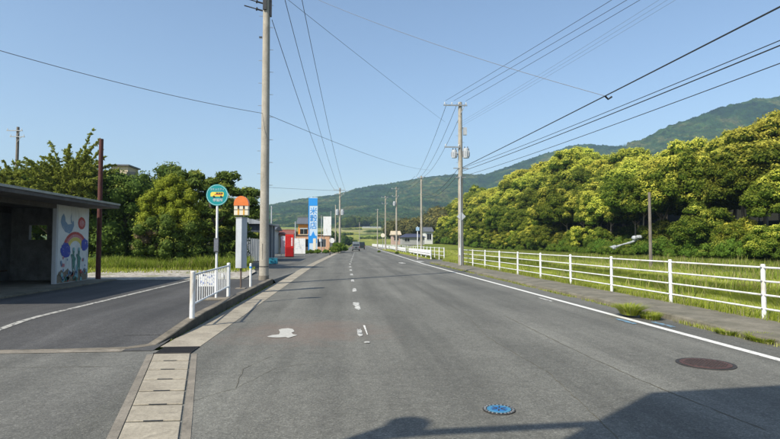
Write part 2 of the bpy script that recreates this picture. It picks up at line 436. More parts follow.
M_mblue = pal('mural_blue', (0.045, 0.07, 0.36)); M_mlblue = pal('mural_grey_blue', (0.18, 0.28, 0.4)); M_mgreen = pal('mural_green', (0.06, 0.2, 0.16))
M_mbrown = pal('mural_brown', (0.2, 0.16, 0.11)); M_mteal = pal('mural_teal', (0.2, 0.42, 0.44))

# ------------------------------------------------------------------ terrain
rng = np.random.default_rng(7)
def vnoise(x, y, seed=0):
    xi = np.floor(x).astype(np.int64); yi = np.floor(y).astype(np.int64); xf = x - xi; yf = y - yi
    def h(a, b):
        n = (a * 374761393 + b * 668265263 + seed * 974711) & 0x7fffffff
        n = ((n ^ (n >> 13)) * 1274126177) & 0x7fffffff
        return ((n ^ (n >> 16)) & 0xffff) / 65535.0
    u = xf * xf * (3 - 2 * xf); v = yf * yf * (3 - 2 * yf)
    return (h(xi, yi) * (1 - u) + h(xi + 1, yi) * u) * (1 - v) + (h(xi, yi + 1) * (1 - u) + h(xi + 1, yi + 1) * u) * v
def fbm(x, y, o=5, seed=0):
    s = 0; a_ = 0.5; t = 0
    for k in range(o): s = s + a_ * vnoise(x, y, seed + k); t += a_; a_ *= 0.5; x = x * 2.03 + 11.3; y = y * 2.03 + 5.7
    return s / t
def road_off(Y): return 0.022 * np.maximum(0, np.asarray(Y, float) - 40)
def gh(X, Y):
    X = np.asarray(X, float); Y = np.asarray(Y, float)
    A = (4.9 + 6.4 * sm(98, 128, Y)) * (1 - sm(235, 325, Y))
    z = -0.05 + sm(35, 62, X) * A + sm(60, 140, X) * 3 * (1 - sm(235, 325, Y))
    z = z + sm(14, 26, X) * sm(110, 200, Y) * 1.3 * (1 - sm(260, 325, Y))
    z = z + 0.10 * sm(9, 12, X) * (fbm(X * 0.3, Y * 0.3, 3) - 0.5)
    return z
xs = np.concatenate([np.linspace(-330, -42, 40), np.linspace(-38, 110, 90), np.linspace(116, 330, 40)])
ys = np.concatenate([np.linspace(-80, 60, 60), np.linspace(63, 336, 80)])
XX, YY = np.meshgrid(xs, ys)
def gridmesh(name, XX, YY, ZZ, mat):
    ny, nx = XX.shape
    V = np.stack([XX.ravel(), YY.ravel(), ZZ.ravel()], 1)
    i = np.arange(ny * nx).reshape(ny, nx)
    Fq = np.stack([i[:-1, :-1].ravel(), i[:-1, 1:].ravel(), i[1:, 1:].ravel(), i[1:, :-1].ravel()], 1)
    me = npmesh(name, V, Fq, mat); me.shade_smooth()
    return me
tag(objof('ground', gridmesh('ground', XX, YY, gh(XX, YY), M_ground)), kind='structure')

sky_u = [-400, 100, 200, 270, 300, 340, 350, 372, 400, 423, 458, 488, 540, 580, 600, 629, 636, 653, 678, 722, 741, 780, 850, 1000, 1300]
sky_y = [232, 226, 216, 205, 199, 194, 190, 185, 181, 176.5, 172.5, 172.5, 154, 141, 139.5, 142, 139, 135, 122, 106, 99, 88.5, 82, 76, 86]
us = np.concatenate([np.linspace(-400, 180, 60), np.linspace(183, 840, 620), np.linspace(845, 1300, 50)])
Ys = np.concatenate([np.linspace(334, 620, 60), np.linspace(626, 2700, 330)])
U, Yg = np.meshgrid(us, Ys)
Rr = np.where(U < 636, 1750 + 150 * np.sin(U / 60), 1300.0)
Rr = 1300 + (1750 + 120 * np.sin(U / 60) - 1300) * (1 - sm(632, 640, U))
skyy = np.interp(U, sky_u, sky_y)
zr = CAMZ + (243 - skyy) * Rr / F
Xg = (U - 346) / F * Yg
zlow = -0.06 + 21 * sm(345, 720, Yg) + np.maximum(0, Yg - 345) * 0.0
t = np.clip((Yg - 680) / (Rr - 680), 0, 1.0)
spur = fbm(Xg / 260, Yg / 420, 5, 3)
prof = t ** 1.25
zz = zlow + (zr - zlow) * prof
zz = zz + (spur - 0.55) * 0.9 * (zr - zlow) * (t * (1 - t)) ** 0.9
over = np.maximum(0, Yg - Rr)
zz = np.where(Yg > Rr, zr - over * 0.25, zz)
lim = CAMZ + (243 - skyy - 1.0) * Yg / F
zz = np.where(Yg < Rr, np.minimum(zz, lim), zz)
rough = sm(680, 800, Yg)
zz = zz + (1 - sm(560, 640, Yg)) * sm(350, 380, Yg) * 0.0
zz = zz + rough * ((rng.random(zz.shape) - 0.5) * 3.0 + (fbm(Xg / 14, Yg / 14, 2, 9) - 0.5) * 9)
tag(objof('hills', gridmesh('hills', Xg, Yg, zz, M_hill)), kind='structure')

# ------------------------------------------------------------------ roads and surfaces
def strip(name, rows, mat, kind='structure', mats=None):
    """rows: list of lists of points (same length) -> grid sheet"""
    n = len(rows[0]); vs = [p for r in rows for p in r]; fs = []
    for j in range(len(rows) - 1):
        for i in range(n - 1): fs.append((j * n + i, j * n + i + 1, (j + 1) * n + i + 1, (j + 1) * n + i))
    mb = MB(); mb.add(vs, fs); o = mb.build(name, mat)
    if kind: tag(o, kind=kind)
    return o
RY = [-40, -10, 0, 8, 20, 40] + list(range(50, 346, 10))
XL, XR = -2.24, 5.92
def rowsx(xa, xb, ys_, z): return [[(xa + float(road_off(y)), y, z), (xb + float(road_off(y)), y, z)] for y in ys_]
strip('road', rowsx(-2.4, 6.75, RY, 0.0), M_road)
# continuation of the road far away, bending right
# side road mouth in the left foreground (same level) and bus-bay lot above it
strip('side_road', [[(-40, -30, -0.004), (-2.3, -30, -0.004)], [(-40, 8.35, -0.004), (-2.3, 8.35, -0.004)]], M_side)
def lz(y): return 0.15 * float(sm(8.4, 11.2, y))
LY = [8.3, 8.8, 9.4, 10, 10.6, 11.2, 14, 20, 21.7]
strip('bus_bay', [[(-40, y, lz(y) + .004), (-2.86, y, lz(y) + .004)] for y in LY], M_lot)
strip('forecourt', [[(-12, 21.6, 0.150 ), (-2.86, 21.6, 0.150), (-2.75, 21.6, 0.002)], [(-12, 34, 0.03), (-4.2, 30, 0.03), (-2.75, 30, 0.003)],
                    [(-12, 50, 0.006), (-5, 50, 0.005), (-2.6, 50, 0.004)], [(-12, 80, 0.006), (-5, 80, 0.005), (-2.0, 80, 0.004)], [(-12, 92, 0.006), (-5, 92, 0.005), (-1.6, 92, 0.004)]], M_side)
# gravel yard
strip('gravel_yard', [[(-45, 21.5, 0.160), (-20, 21.5, 0.160), (-4.1, 21.9, 0.160)], [(-45, 28, 0.17), (-20, 28, 0.17), (-4.6, 28, 0.15)], [(-45, 33, 0.17), (-20, 33, 0.17), (-6, 35, 0.08)]], M_gravel)

# foreground drain covers (bending line of concrete blocks), grating, gutter strip, kerb
L0, L1 = Vector((-1.42, 3.0, 0)), Vector((-2.74, 8.02, 0))
R0, R1 = Vector((-0.96, 3.0, 0)), Vector((-2.24, 8.02, 0))
def lerp(a_, b_, t_): return a_ + (b_ - a_) * t_
dr = empty('drain_cover_row', (-1.9, 5.5, 0))
nb = 10
slotmat = M_dark
for k in range(nb):
    t0 = k / nb + 0.004; t1 = (k + 1) / nb - 0.004
    a0, b0, a1, b1 = lerp(L0, L1, t0), lerp(R0, R1, t0), lerp(L0, L1, t1), lerp(R0, R1, t1)
    mb = MB(); zt = 0.012 + 0.004 * random.Random(k).random()
    mb.add([a0, b0, b1, a1] + [p + Vector((0, 0, zt)) for p in (a0, b0, b1, a1)], [(0, 1, 2, 3), (4, 5, 6, 7), (0, 1, 5, 4), (1, 2, 6, 5), (2, 3, 7, 6), (3, 0, 4, 7)])
    o = mb.build('cover_block', M_conc, dr, bevel=0.008); o.location = -Vector(dr.location)
    if k:   # hand slot at each joint
        c = (lerp(L0, L1, k / nb) + lerp(R0, R1, k / nb)) / 2
        s_ = MB(); s_.box((c.x, c.y, 0.016), (0.17, 0.014, 0.006)); so_ = s_.build('hand_slot', M_dark, dr); so_.location = -Vector(dr.location)
tag(dr, 'line of concrete drain cover blocks running through the left foreground', 'drain cover')
# thin side walls of drain
for P0, P1, nm in ((L0, L1, 'l'), (R0, R1, 'r')):
    off = Vector((-0.10 if nm == 'l' else 0.02, 0, 0)); off2 = Vector((-0.012 if nm == 'l' else 0.10, 0, 0))
    strip('drain_edge', [[P0 + off + Vector((0, 0, .005)), P0 + off2 + Vector((0, 0, .005))], [P1 + off + Vector((0, 0, .005)), P1 + off2 + Vector((0, 0, .005))]], M_kerb)
gr = empty('drain_grating', (-2.49, 8.25, 0))
mb = MB()
for i in range(17): mb.box((-0.245 + 0.49 * i / 16, 0, 0.012), (0.013, 0.44, 0.016))
mb.build('bar', M_irond, gr)
mb = MB()
mb.box((0, -0.225, 0.012), (0.53, 0.02, 0.02)); mb.box((0, 0.225, 0.012), (0.53, 0.02, 0.02)); mb.box((0, 0, 0.01), (0.5, 0.012, 0.012))
mb.build('frame', M_irond, gr)
MB().box((0, 0, 0.003), (0.5, 0.43, 0.004)).build('sump', M_dark, gr)
tag(gr, 'dark iron slotted grating where the concrete drain meets the kerb', 'grating')
# gutter strip beyond
GYs = [8.5, 9.1, 21.6, 30, 40, 50, 60, 70, 80, 92, 110, 140, 180]
strip('gutter', [[(-2.82 + float(road_off(y)), y, 0.004 + (0.012 if y < 9.2 else 0)), (-2.24 + float(road_off(y)), y, 0.006)] for y in GYs], M_conc)
# gutter joint lines
mb = MB()
for y in np.arange(10, 60, 2.0): mb.box((-2.53 + float(road_off(y)), y, 0.006), (0.56, 0.012, 0.006))
tag(mb.build('gutter_joint', M_dark), kind='structure')
# kerb: from flush at (−3.3, 8.35) curving up
kp = [(-6.5, 8.34, 0.0), (-4.2, 8.36, 0.0), (-3.3, 8.42, 0.005), (-2.95, 8.7, 0.012), (-2.86, 9.3, 0.09), (-2.84, 10.2, 0.16), (-2.84, 11.2, 0.20), (-2.84, 14, 0.205), (-2.84, 18, 0.205), (-2.84, 21.2, 0.20), (-2.86, 21.5, 0.16)]
mb = MB(); vs = []; fs = []
for k, (x, y, z) in enumerate(kp):
    a_ = Vector(kp[max(k - 1, 0)]); b_ = Vector(kp[min(k + 1, len(kp) - 1)]); d = (b_ - a_); d.z = 0; d.normalize(); nn = Vector((-d.y, d.x, 0))  # left of travel
    p = Vector((x, y, 0))
    for off, zz_ in ((0.0, -0.02), (0.0, z + 0.008 - 0.012), (0.014, z + 0.008), (0.16, z + 0.008), (0.16, -0.02)):
        vs.append((p.x + nn.x * off, p.y + nn.y * off, zz_))
n5 = 5
for k in range(len(kp) - 1):
    for i in range(n5): fs.append((k * n5 + i, k * n5 + (i + 1) % n5, (k + 1) * n5 + (i + 1) % n5, (k + 1) * n5 + i))
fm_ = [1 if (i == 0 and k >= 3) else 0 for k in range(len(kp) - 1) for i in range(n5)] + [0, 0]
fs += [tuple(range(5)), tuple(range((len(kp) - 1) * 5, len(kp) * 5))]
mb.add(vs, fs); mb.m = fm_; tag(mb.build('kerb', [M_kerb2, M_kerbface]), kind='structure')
# flush concrete strip across the bay mouth
strip('kerb_strip', [[(-40, 8.22, 0.002), (-3.3, 8.26, 0.002)], [(-40, 8.38, 0.010), (-3.3, 8.42, 0.010)]], M_kerb)
# island surface strip (brownish) behind the kerb
strip('island', [[(-3.72, y, lz(y) + .009), (-2.98, y, lz(y) + .009)] for y in [9.4, 10, 10.6, 11.2, 14, 18, 21.4]], M_lot)

# right pavement
PY = [-20, 0, 4, 6, 7, 8, 9, 10, 11, 12, 13, 14, 15, 17, 19, 22, 26, 30, 34, 38, 43]
mb = MB(); vs = []; fs = []; rr = random.Random(4)
for y in PY:
    j = rr.uniform(-.04, .04); j2 = rr.uniform(-.02, .015)
    for x, z in ((6.72 + j, -0.03), (6.74 + j, 0.09 + j2), (6.80 + j, 0.115 + j2), (7.4, 0.13), (8.12, 0.12), (8.14, -0.04)): vs.append((x, y, z))
for k in range(len(PY) - 1):
    for i in range(5): fs.append((k * 6 + i, k * 6 + i + 1, (k + 1) * 6 + i + 1, (k + 1) * 6 + i))
fs.append(tuple(range((len(PY) - 1) * 6, len(PY) * 6)))
mb.add(vs, fs); tag(mb.build('pavement', M_walk), kind='structure')
strip('side_lane', [[(6.7, 43, 0.006), (14, 46, 0.006)], [(7.0, 51, 0.006), (16, 54, 0.006)]], M_side)
strip('far_pavement', [[(6.75 + float(road_off(y)), y, 0.03), (8.6 + float(road_off(y)), y, 0.03)] for y in range(51, 340, 10)], M_walk)

# painted lines
strip('road_marking', [[(5.85 + float(road_off(y)), y, 0.005), (6.0 + float(road_off(y)), y, 0.005)] for y in [-20, 0, 20, 40] + list(range(50, 340, 10))], M_line)
strip('road_marking', [[(-6.1, y, lz(y) + 0.010), (-5.96, y, lz(y) + 0.010)] for y in [8.6, 9.4, 10, 10.6, 11.2, 14, 20, 21.6]], M_linegrey)
rr = random.Random(11)
def ragged(cx, cy, wx, wy, n=18, j=0.18, z=0.006, mat=M_lineworn, sh=None):
    vs = []
    for i in range(n):
        t_ = 2 * PI * i / n; c_, s_ = math.cos(t_), math.sin(t_)
        k = 1 / max(abs(c_), abs(s_)) * (1 - rr.random() * j)
        vs.append((cx + c_ * k * wx / 2, cy + s_ * k * wy / 2, z))
    mb = MB(); mb.add(vs, [tuple(range(n))]); return tag(mb.build('road_marking', mat), kind='structure')
for i, (yc, ln) in enumerate([(13.7, 1.7), (18.4, 1.6), (22.9, 1.5), (27.3, 1.6), (31.8, 1.6), (36.2, 1.7), (41, 1.8)] + [(41 + 4.6 * k, 1.8) for k in range(1, 12)]):
    ragged(0.29 + float(road_off(yc)), yc, 0.15, ln, 26, 0.3 if yc < 25 else 0.15)
ragged(0.27, 14.1, 0.20, 0.9, 22, 0.3, 0.009)
# broken first dash: stub plus trailing hairline
ragged(0.25, 9.6, 0.11, 0.9, 18, 0.4, 0.007)
mb = MB(); mb.add([(0.335, 10.5, .008), (0.375, 10.45, .008), (0.385, 9.4, .008), (0.372, 9.38, .008)], [(0, 1, 2, 3)]); tag(mb.build('road_marking', M_line), kind='structure')
ragged(0.345, 8.68, 0.11, 0.16, 10, 0.3, 0.010)
# white patch of spilled paint
pts = [G(*p, 0.008) for p in [(267, 336.3), (272, 335), (279, 334.2), (280, 332), (278.6, 329.6), (282, 328.6), (288, 328), (293, 329), (294.5, 331.3), (291.5, 332.6), (293, 334), (297.5, 335), (293, 336.3), (288, 337.8), (286, 337), (276, 337.4), (269, 337)]]
mb = MB(); mb.add(pts, [tuple(range(len(pts)))]); tag(mb.build('road_marking', plain('white_patch_paint', (0.42, 0.41, 0.37), 0.8, 0, 0.12, 14)), kind='structure')
# blue pilot marks by the edge line
for px, py, wx, wy in ((626, 321.6, 0.15, 0.9), (663, 324.6, 0.15, 0.8), (545, 299.5, 0.1, 1.2), (420, 261.5, 0.6, 3), (402, 263, .5, 2.5)):
    p = G(px, py); ragged(p.x, p.y, wx, wy, 14, 0.3, 0.0085, M_blueline if px > 600 else M_lineworn)
# tar-dark crack lines
def crack(pts, wdt, name='road_crack'):
    rr = random.Random(len(pts)); P = []
    for k in range(len(pts) - 1):
        a_, b_ = Vector(pts[k]), Vector(pts[k + 1]); n = max(2, int((b_ - a_).length / 0.12))
        for i in range(n): P.append(lerp(a_, b_, i / n) + Vector((rr.uniform(-.012, .012), rr.uniform(-.012, .012), 0)))
    vs = []; fs = []
    for k, p in enumerate(P):
        d = (P[min(k + 1, len(P) - 1)] - P[max(0, k - 1)]).normalized(); nn = Vector((-d.y, d.x, 0)); w_ = wdt * rr.uniform(0.3, 1)
        vs += [p + nn * w_, p - nn * w_]
    for k in range(len(P) - 1): fs.append((2 * k, 2 * k + 1, 2 * k + 3, 2 * k + 2))
    mb = MB(); mb.add([(v[0], v[1], 0.004) for v in vs], fs); return tag(mb.build(name, M_crack), kind='structure')
M_crack = plain('crack_fill', (0.10, 0.09, 0.062), 0.9)
crack([G(505, 316), G(560, 343), G(600, 362), G(640, 380), G(700, 404), G(780, 436)], 0.008)
crack([(-7, 7.2, 0), (-5, 7.35, 0), (-2.9, 7.3, 0)], 0.007)

crack([(2.2, 4.0, 0), (2.5, 6.5, 0), (2.4, 9, 0), (2.7, 12, 0), (2.6, 18, 0), (2.8, 26, 0)], 0.005)
crack([(-1.9, 5.2, 0), (-1.2, 6.1, 0), (-.9, 7.0, 0), (-.2, 7.5, 0)], 0.004)
crack([(-1.2, 6.1, 0), (-1.3, 7.0, 0), (-1.0, 7.9, 0)], 0.004)
# manhole covers
def cover(p, r, label, rim, disc, ring=None):
    e_ = empty('manhole_cover', (p.x, p.y, 0))
    MB().cyl((0, 0, 0.001), (0, 0, 0.009), r, r, 40).build('rim', rim, e_)
    MB().cyl((0, 0, 0.006), (0, 0, 0.013), r * 0.86 if ring is None else r * 0.74, None, 40).build('plate', disc, e_)
    if ring:
        mb = MB()
        for i in range(22):
            t_ = 2 * PI * i / 22; mb.box((math.cos(t_) * r * .87, math.sin(t_) * r * .87, 0.012), (0.02, 0.014, 0.006), t_)
        mb.each('stud', M_galv, e_)
        mb = MB()
        mb.cyl((0, 0, .012), (0, 0, 0.0155), r * .5, None, 24)
        mb.build('emblem', M_bluecov, e_)
        mb = MB()
        for i in range(6):
            t_ = 2 * PI * i / 6 + .2; mb.box((math.cos(t_) * r * .3, math.sin(t_) * r * .3, 0.017), (r * .34, 0.012, 0.003), t_)
        mb.each('emblem_ray', M_irond, e_)
    else:
        mb = MB()
        for i in range(-6, 7):
            for j in range(-6, 7):
                if (i * i + j * j) < 30: mb.box((i * r * .13, j * r * .13, 0.0145), (r * .07, r * .07, 0.004), 0.4)
        mb.build('tread', rim, e_)
    return tag(e_, label, 'manhole cover')
cover(G(499, 410), 0.155, 'small round blue painted cover with dark studded rim set in the road', M_irond, M_bluecov2, True)
cover(G(705.5, 364), 0.355, 'large rusty brown manhole cover near the white edge line', M_irond, M_iron)

# ------------------------------------------------------------------ text helper
def text_mesh(txt, size, mat, name, parent, M, depth=0.002):
    cu = bpy.data.curves.new(name, 'FONT'); cu.body = txt; cu.size = size; cu.align_x = 'CENTER'; cu.align_y = 'CENTER'; cu.extrude = depth
    o = bpy.data.objects.new(name, cu); COL.objects.link(o)
    dg = bpy.context.evaluated_depsgraph_get(); dg.update()
    me = bpy.data.meshes.new_from_object(o.evaluated_get(dg)); bpy.data.objects.remove(o)
    me.materials.clear(); me.materials.append(mat)
    o2 = bpy.data.objects.new(name, me); COL.objects.link(o2); o2.parent = parent; o2.matrix_local = M
    return o2
FACE_Y = Matrix(((1, 0, 0), (0, 0, -1), (0, 1, 0))).to_4x4()       # text reads facing -Y (toward camera)

# ------------------------------------------------------------------ white pipe fences
def pipe_fence(name, x_of, y0, y1, post_ys, rail_z, h, pr, rr_, label, zb=0.1, ends=False, cat='fence'):
    e_ = empty(name, (x_of(y0), y0, 0)); o0 = Vector(e_.location)
    for y in post_ys:
        x = x_of(y); j1 = .012 * math.sin(y * 7.1); MB().cyl((x, y, -0.05), (x + j1, y + j1, h), pr, None, 14).ball((x + j1, y + j1, h), (pr, pr, pr * .4), 14, 6).build('post', M_white, e_, smooth=True).location = -o0
    for z in rail_z:
        pts = [(x_of(y), y, z) for y in sorted(set([y0] + list(post_ys) + [y1]))]
        MB().tube(pts, rr_, 8).build('rail', M_white, e_, smooth=True).location = -o0
    # clamps
    for y in post_ys:
        if y > 45: continue
        mb = MB()
        for z in rail_z: mb.cyl((x_of(y) - pr - .012, y, z), (x_of(y) + pr + .012, y, z), 0.016, None, 8)
        for q_ in mb.each('clamp', M_galv, e_): q_.location = -o0
    return tag(e_, label, cat)
FX = lambda y: 8.2
fy = [9.95 + 3.03 * k for k in range(-4, 10)]
pipe_fence('pipe_fence', FX, -2.5, fy[-1] + 0.03, fy, (1.12, 0.85, 0.58, 0.31), 1.17, 0.043, 0.019,
           'long white four rail pipe fence beside the right pavement nearest the viewer')
FX2 = lambda y: 9.1 + float(road_off(y)) * 0.9 - 0.3
fy2 = [48.5 + 3.0 * k for k in range(0, 16)]
pipe_fence('pipe_fence', FX2, 48.5, fy2[-1], fy2, (1.13, .78, .42), 1.17, 0.05, 0.024, 'white three rail pipe fence beyond the concrete pole and lane mouth')
fy3 = [98 + 3.0 * k for k in range(0, 60)]
pipe_fence('pipe_fence', FX2, 98, fy3[-1], fy3, (1.13, .6), 1.17, 0.06, 0.03, 'distant white roadside fence running towards the bend behind the guardrail')
# short end panel of fence 2, turned
def guardrail(x_of, y0, y1, label, z0=0.34, z1=0.92):
    e_ = empty('guardrail', (x_of(y0), y0, 0)); o0 = Vector(e_.location)
    prof = [(0, z0), (0.06, z0 + .06), (0.02, z0 + .16), (0.06, z0 + .28), (0, z1)]
    ys_ = np.linspace(y0, y1, max(2, int((y1 - y0) / 4) + 1)); vs = []; fs = []
    for y in ys_:
        for dx, z in prof: vs.append((x_of(y) - dx, y, z))
        for dx, z in reversed(prof): vs.append((x_of(y) - dx + .02, y, z))
    n = 10
    for k in range(len(ys_) - 1):
        for i in range(n): fs.append((k * n + i, k * n + (i + 1) % n, (k + 1) * n + (i + 1) % n, (k + 1) * n + i))
    fs += [tuple(range(n)), tuple(range((len(ys_) - 1) * n, len(ys_) * n))]
    MB().add(vs, fs).build('beam', M_white, e_).location = -o0
    for y in np.arange(y0 + .4, y1, 4.0):
        MB().cyl((x_of(y) + .08, y, -.05), (x_of(y) + .08, y, z1 - .02), 0.06, None, 10).build('post', M_white, e_, smooth=True).location = -o0
    MB().box((x_of(y0) - .02, y0 - .02, (z0 + z1) / 2), (0.1, 0.12, z1 - z0 + .04)).build('end_cap', M_white, e_, bevel=.02).location = -o0
    return tag(e_, label, 'guardrail')
GX = lambda y: 7.95 + float(road_off(y))
guardrail(GX, 51.5, 74, 'white steel guardrail nearest the lane mouth on the right roadside')
guardrail(GX, 79, 118, 'farther white guardrail on the right roadside beyond a gap of weeds')
guardrail(GX, 122, 210, 'farthest low white guardrail following the right road edge')

# island guard fence, bus stop signs, bollard
a_ = G(192, 319.5, .15); b_ = G(228.3, 297, .15)
e_ = empty('railing', a_); dv = b_ - a_; dv.z = 0; Ln = dv.length; e_.rotation_euler.z = math.atan2(dv.y, dv.x)
for x in (0, Ln): MB().cyl((x, 0, -0.05), (x, 0, 0.9), 0.048, None, 16).ball((x, 0, 0.9), (0.048, .048, .02), 16, 6).build('post', M_white, e_, smooth=True)
MB().cyl((0, 0, 0.84), (Ln, 0, 0.84), 0.022, None, 10).build('rail', M_white, e_, smooth=True)
MB().cyl((0, 0, 0.28), (Ln, 0, 0.28), 0.02, None, 10).build('rail', M_white, e_, smooth=True)
nbar = 18
for i in range(1, nbar + 1):
    x = Ln * i / (nbar + 1); MB().cyl((x, 0, 0.28), (x, 0, 0.84), 0.0095, None, 8).build('bar', M_white, e_, smooth=True)
tag(e_, 'short white barred railing on the bus stop island behind the kerb', 'railing')

p = G(216, 300, .15)
e_ = empty('bus_stop_sign', p)
hd = CAMZ + (243 - 197) * p.y * 1.02 / F - p.z
MB().cyl((0, 0, 0.06), (0, 0, hd - 0.2), 0.03, None, 14).build('pole', M_white, e_, smooth=True)
MB().prism([(-.3, -.2), (.3, -.2), (.3, .2), (-.3, .2)], 'z', 0, 0.06).build('base', M_kerb, e_, bevel=.02)
sg = MB().cyl((0, -0.035, hd), (0, -0.005, hd), 0.275, None, 48).build('sign_disc', M_teal, e_, smooth=True)
rim = MB()
for i in range(48):
    t0, t1 = 2 * PI * i / 48, 2 * PI * (i + 1) / 48
    q = [(math.cos(t_) * r_, -0.0365, hd + math.sin(t_) * r_) for t_, r_ in ((t0, .262), (t1, .262), (t1, .25), (t0, .25))]
    rim.add(q, [(0, 1, 2, 3)])
rim.build('rim_line', plain('pale_teal_line', (0.35, 0.6, 0.6), .5), sg)
# bus picture
bus = MB().prism([(-.165, -.055), (.15, -.055), (.165, -.03), (.165, .045), (.14, .062), (-.13, .062), (-.165, .03)], 'y', -0.039, -0.035)
o = bus.build('bus_picture', M_yel, sg); o.location.z = hd + .015
mb = MB()
for x0, x1 in ((-.03, .03), (.04, .085), (.095, .14)): mb.box(((x0 + x1) / 2, -0.041, hd + 0.045), (x1 - x0, .003, .035))
mb.cyl((-.08, -.0425, hd - .045), (-.08, -.039, hd - .045), .028, None, 16); mb.cyl((.1, -.0425, hd - .045), (.1, -.039, hd - .045), .028, None, 16)
mb.each('bus_detail', M_dark, sg)
MB().box((.03, -0.0405, hd + .01), (.2, .002, .018)).build('bus_stripe', M_red, sg)
text_mesh('コミュニティ', 0.062, M_white, 'lettering', sg, Matrix.Translation((0, -0.037, hd + 0.145)) @ FACE_Y)
text_mesh('停留所', 0.085, M_white, 'lettering', sg, Matrix.Translation((0.02, -0.037, hd - 0.135)) @ FACE_Y)
zt = CAMZ + (243 - 245) * p.y / F - p.z
MB().box((0.0, -0.045, zt), (0.12, 0.05, 0.36)).build('timetable_holder', plain('timetable_grey', (0.06, .065, .075), .4), e_, bevel=.008)
MB().box((0.0, -0.072, zt), (0.1, 0.004, 0.30)).build('timetable', plain('timetable_sheet', (0.16, .17, .2), .3, 0, .2, 30), e_)
MB().box((.14, .035, .62), (.05, .012, .1)).build('clip', M_white, e_)
tag(e_, 'round teal bus stop sign with yellow bus picture on a white pole', 'bus stop sign')
# faded banner on the railing side of pole
a3 = lerp(a_, b_, .42)
e3 = empty('notice_panel', (G(207.5, 299, .15).x, G(207.5, 299, .15).y, .15)); e3.scale = (.72, 1, .8) 
MB().box((0, 0, .62), (.62, .015, .42)).build('board', M_white, e3)
mb = MB(); r5 = random.Random(5)
for i in range(26): mb.box((r5.uniform(-.27, .27), -.010, .62 + r5.uniform(-.17, .17)), (r5.uniform(.03, .09), .003, r5.uniform(.02, .06)), 0)
mb.each('print', plain('faded_blue_print', (0.28, 0.33, 0.55), .6), e3)
for s_ in (-1, 1): MB().box((.27 * s_, .02, .3), (.02, .02, .6)).build('leg', M_galv, e3)
tag(e3, 'small white notice board with faded blue print behind the railing bars', 'notice board')

p = G(240.8, 288.8, .15)
e_ = empty('bus_stop_post', p)
s1 = p.y * 1.02 / F
zl0 = CAMZ + (243 - 216.4) * s1 - p.z; zl1 = CAMZ + (243 - 207) * s1 - p.z; zl2 = CAMZ + (243 - 198) * s1 - p.z
zc0 = CAMZ + (243 - 267) * s1 - p.z; zc1 = CAMZ + (243 - 219) * s1 - p.z
MB().cyl((0, 0, 0), (0, 0, zl0), 0.028, None, 12).build('post', plain('brown_post', (.12, .09, .07), .6), e_, smooth=True)
cb = MB().box((0, 0, (zc0 + zc1) / 2), (0.25, 0.25, zc1 - zc0), R(-33)).build('timetable_column', M_greyp, e_, bevel=.01)
MB().box((0, 0, zc1 + .01), (.27, .27, .03), R(-33)).build('column_cap', M_galv, cb)
ld = .24; lr = 0.0
lb = MB().box((0, 0, (zl0 + zl1) / 2), (.44, .22, zl1 - zl0)).build('lantern_box', M_cream, e_, bevel=.01)
zm = (zl0 + zl1) / 2
MB().box((0, 0, zm + .02), (.45, .23, .018)).build('band', M_dark, lb)
mb = MB()
for x in (-.085, .085): mb.box((x, -.112, (zl0 + zl1) / 2), (.05, .006, zl1 - zl0 - .02))
mb.each('panel_stripe', M_amber, lb)
for x in (-.085, .085): MB().box((x, -.113, zl1 - .06), (.05, .008, .1)).build('dark_stripe', M_dark, lb)
pr = [(-.23, zl1 - .005)] + [(-.23 * math.cos(t_), zl1 + (zl2 - zl1) * math.sin(t_) ** .8) for t_ in np.linspace(0.01, PI - .01, 14)] + [(.23, zl1 - .005)]
MB().prism(pr, 'y', -.125, .125).build('dome', M_orange, lb, smooth=True)
MB().box((0, 0, .015), (.3, .3, .03)).build('base', M_kerb, e_)
tag(e_, 'bus stop post with orange domed lantern box above a grey timetable column', 'bus stop post')

p = G(250.5, 287, .15)
e_ = empty('bollard', p)
MB().cyl((0, 0, 0), (0, 0, .76), .04, None, 14).ball((0, 0, .76), (.04, .04, .025), 14, 6).build('post', M_white, e_, smooth=True)
MB().cyl((0, 0, .62), (0, 0, .68), .0425, None, 14).build('blue_band', M_blue, e_, smooth=True)
MB().cyl((0, 0, .79), (0, 0, 1.1), .012, None, 8).build('rod', M_dark, e_, smooth=True)
tag(e_, 'thin white bollard with blue band beside the concrete utility pole', 'bollard')

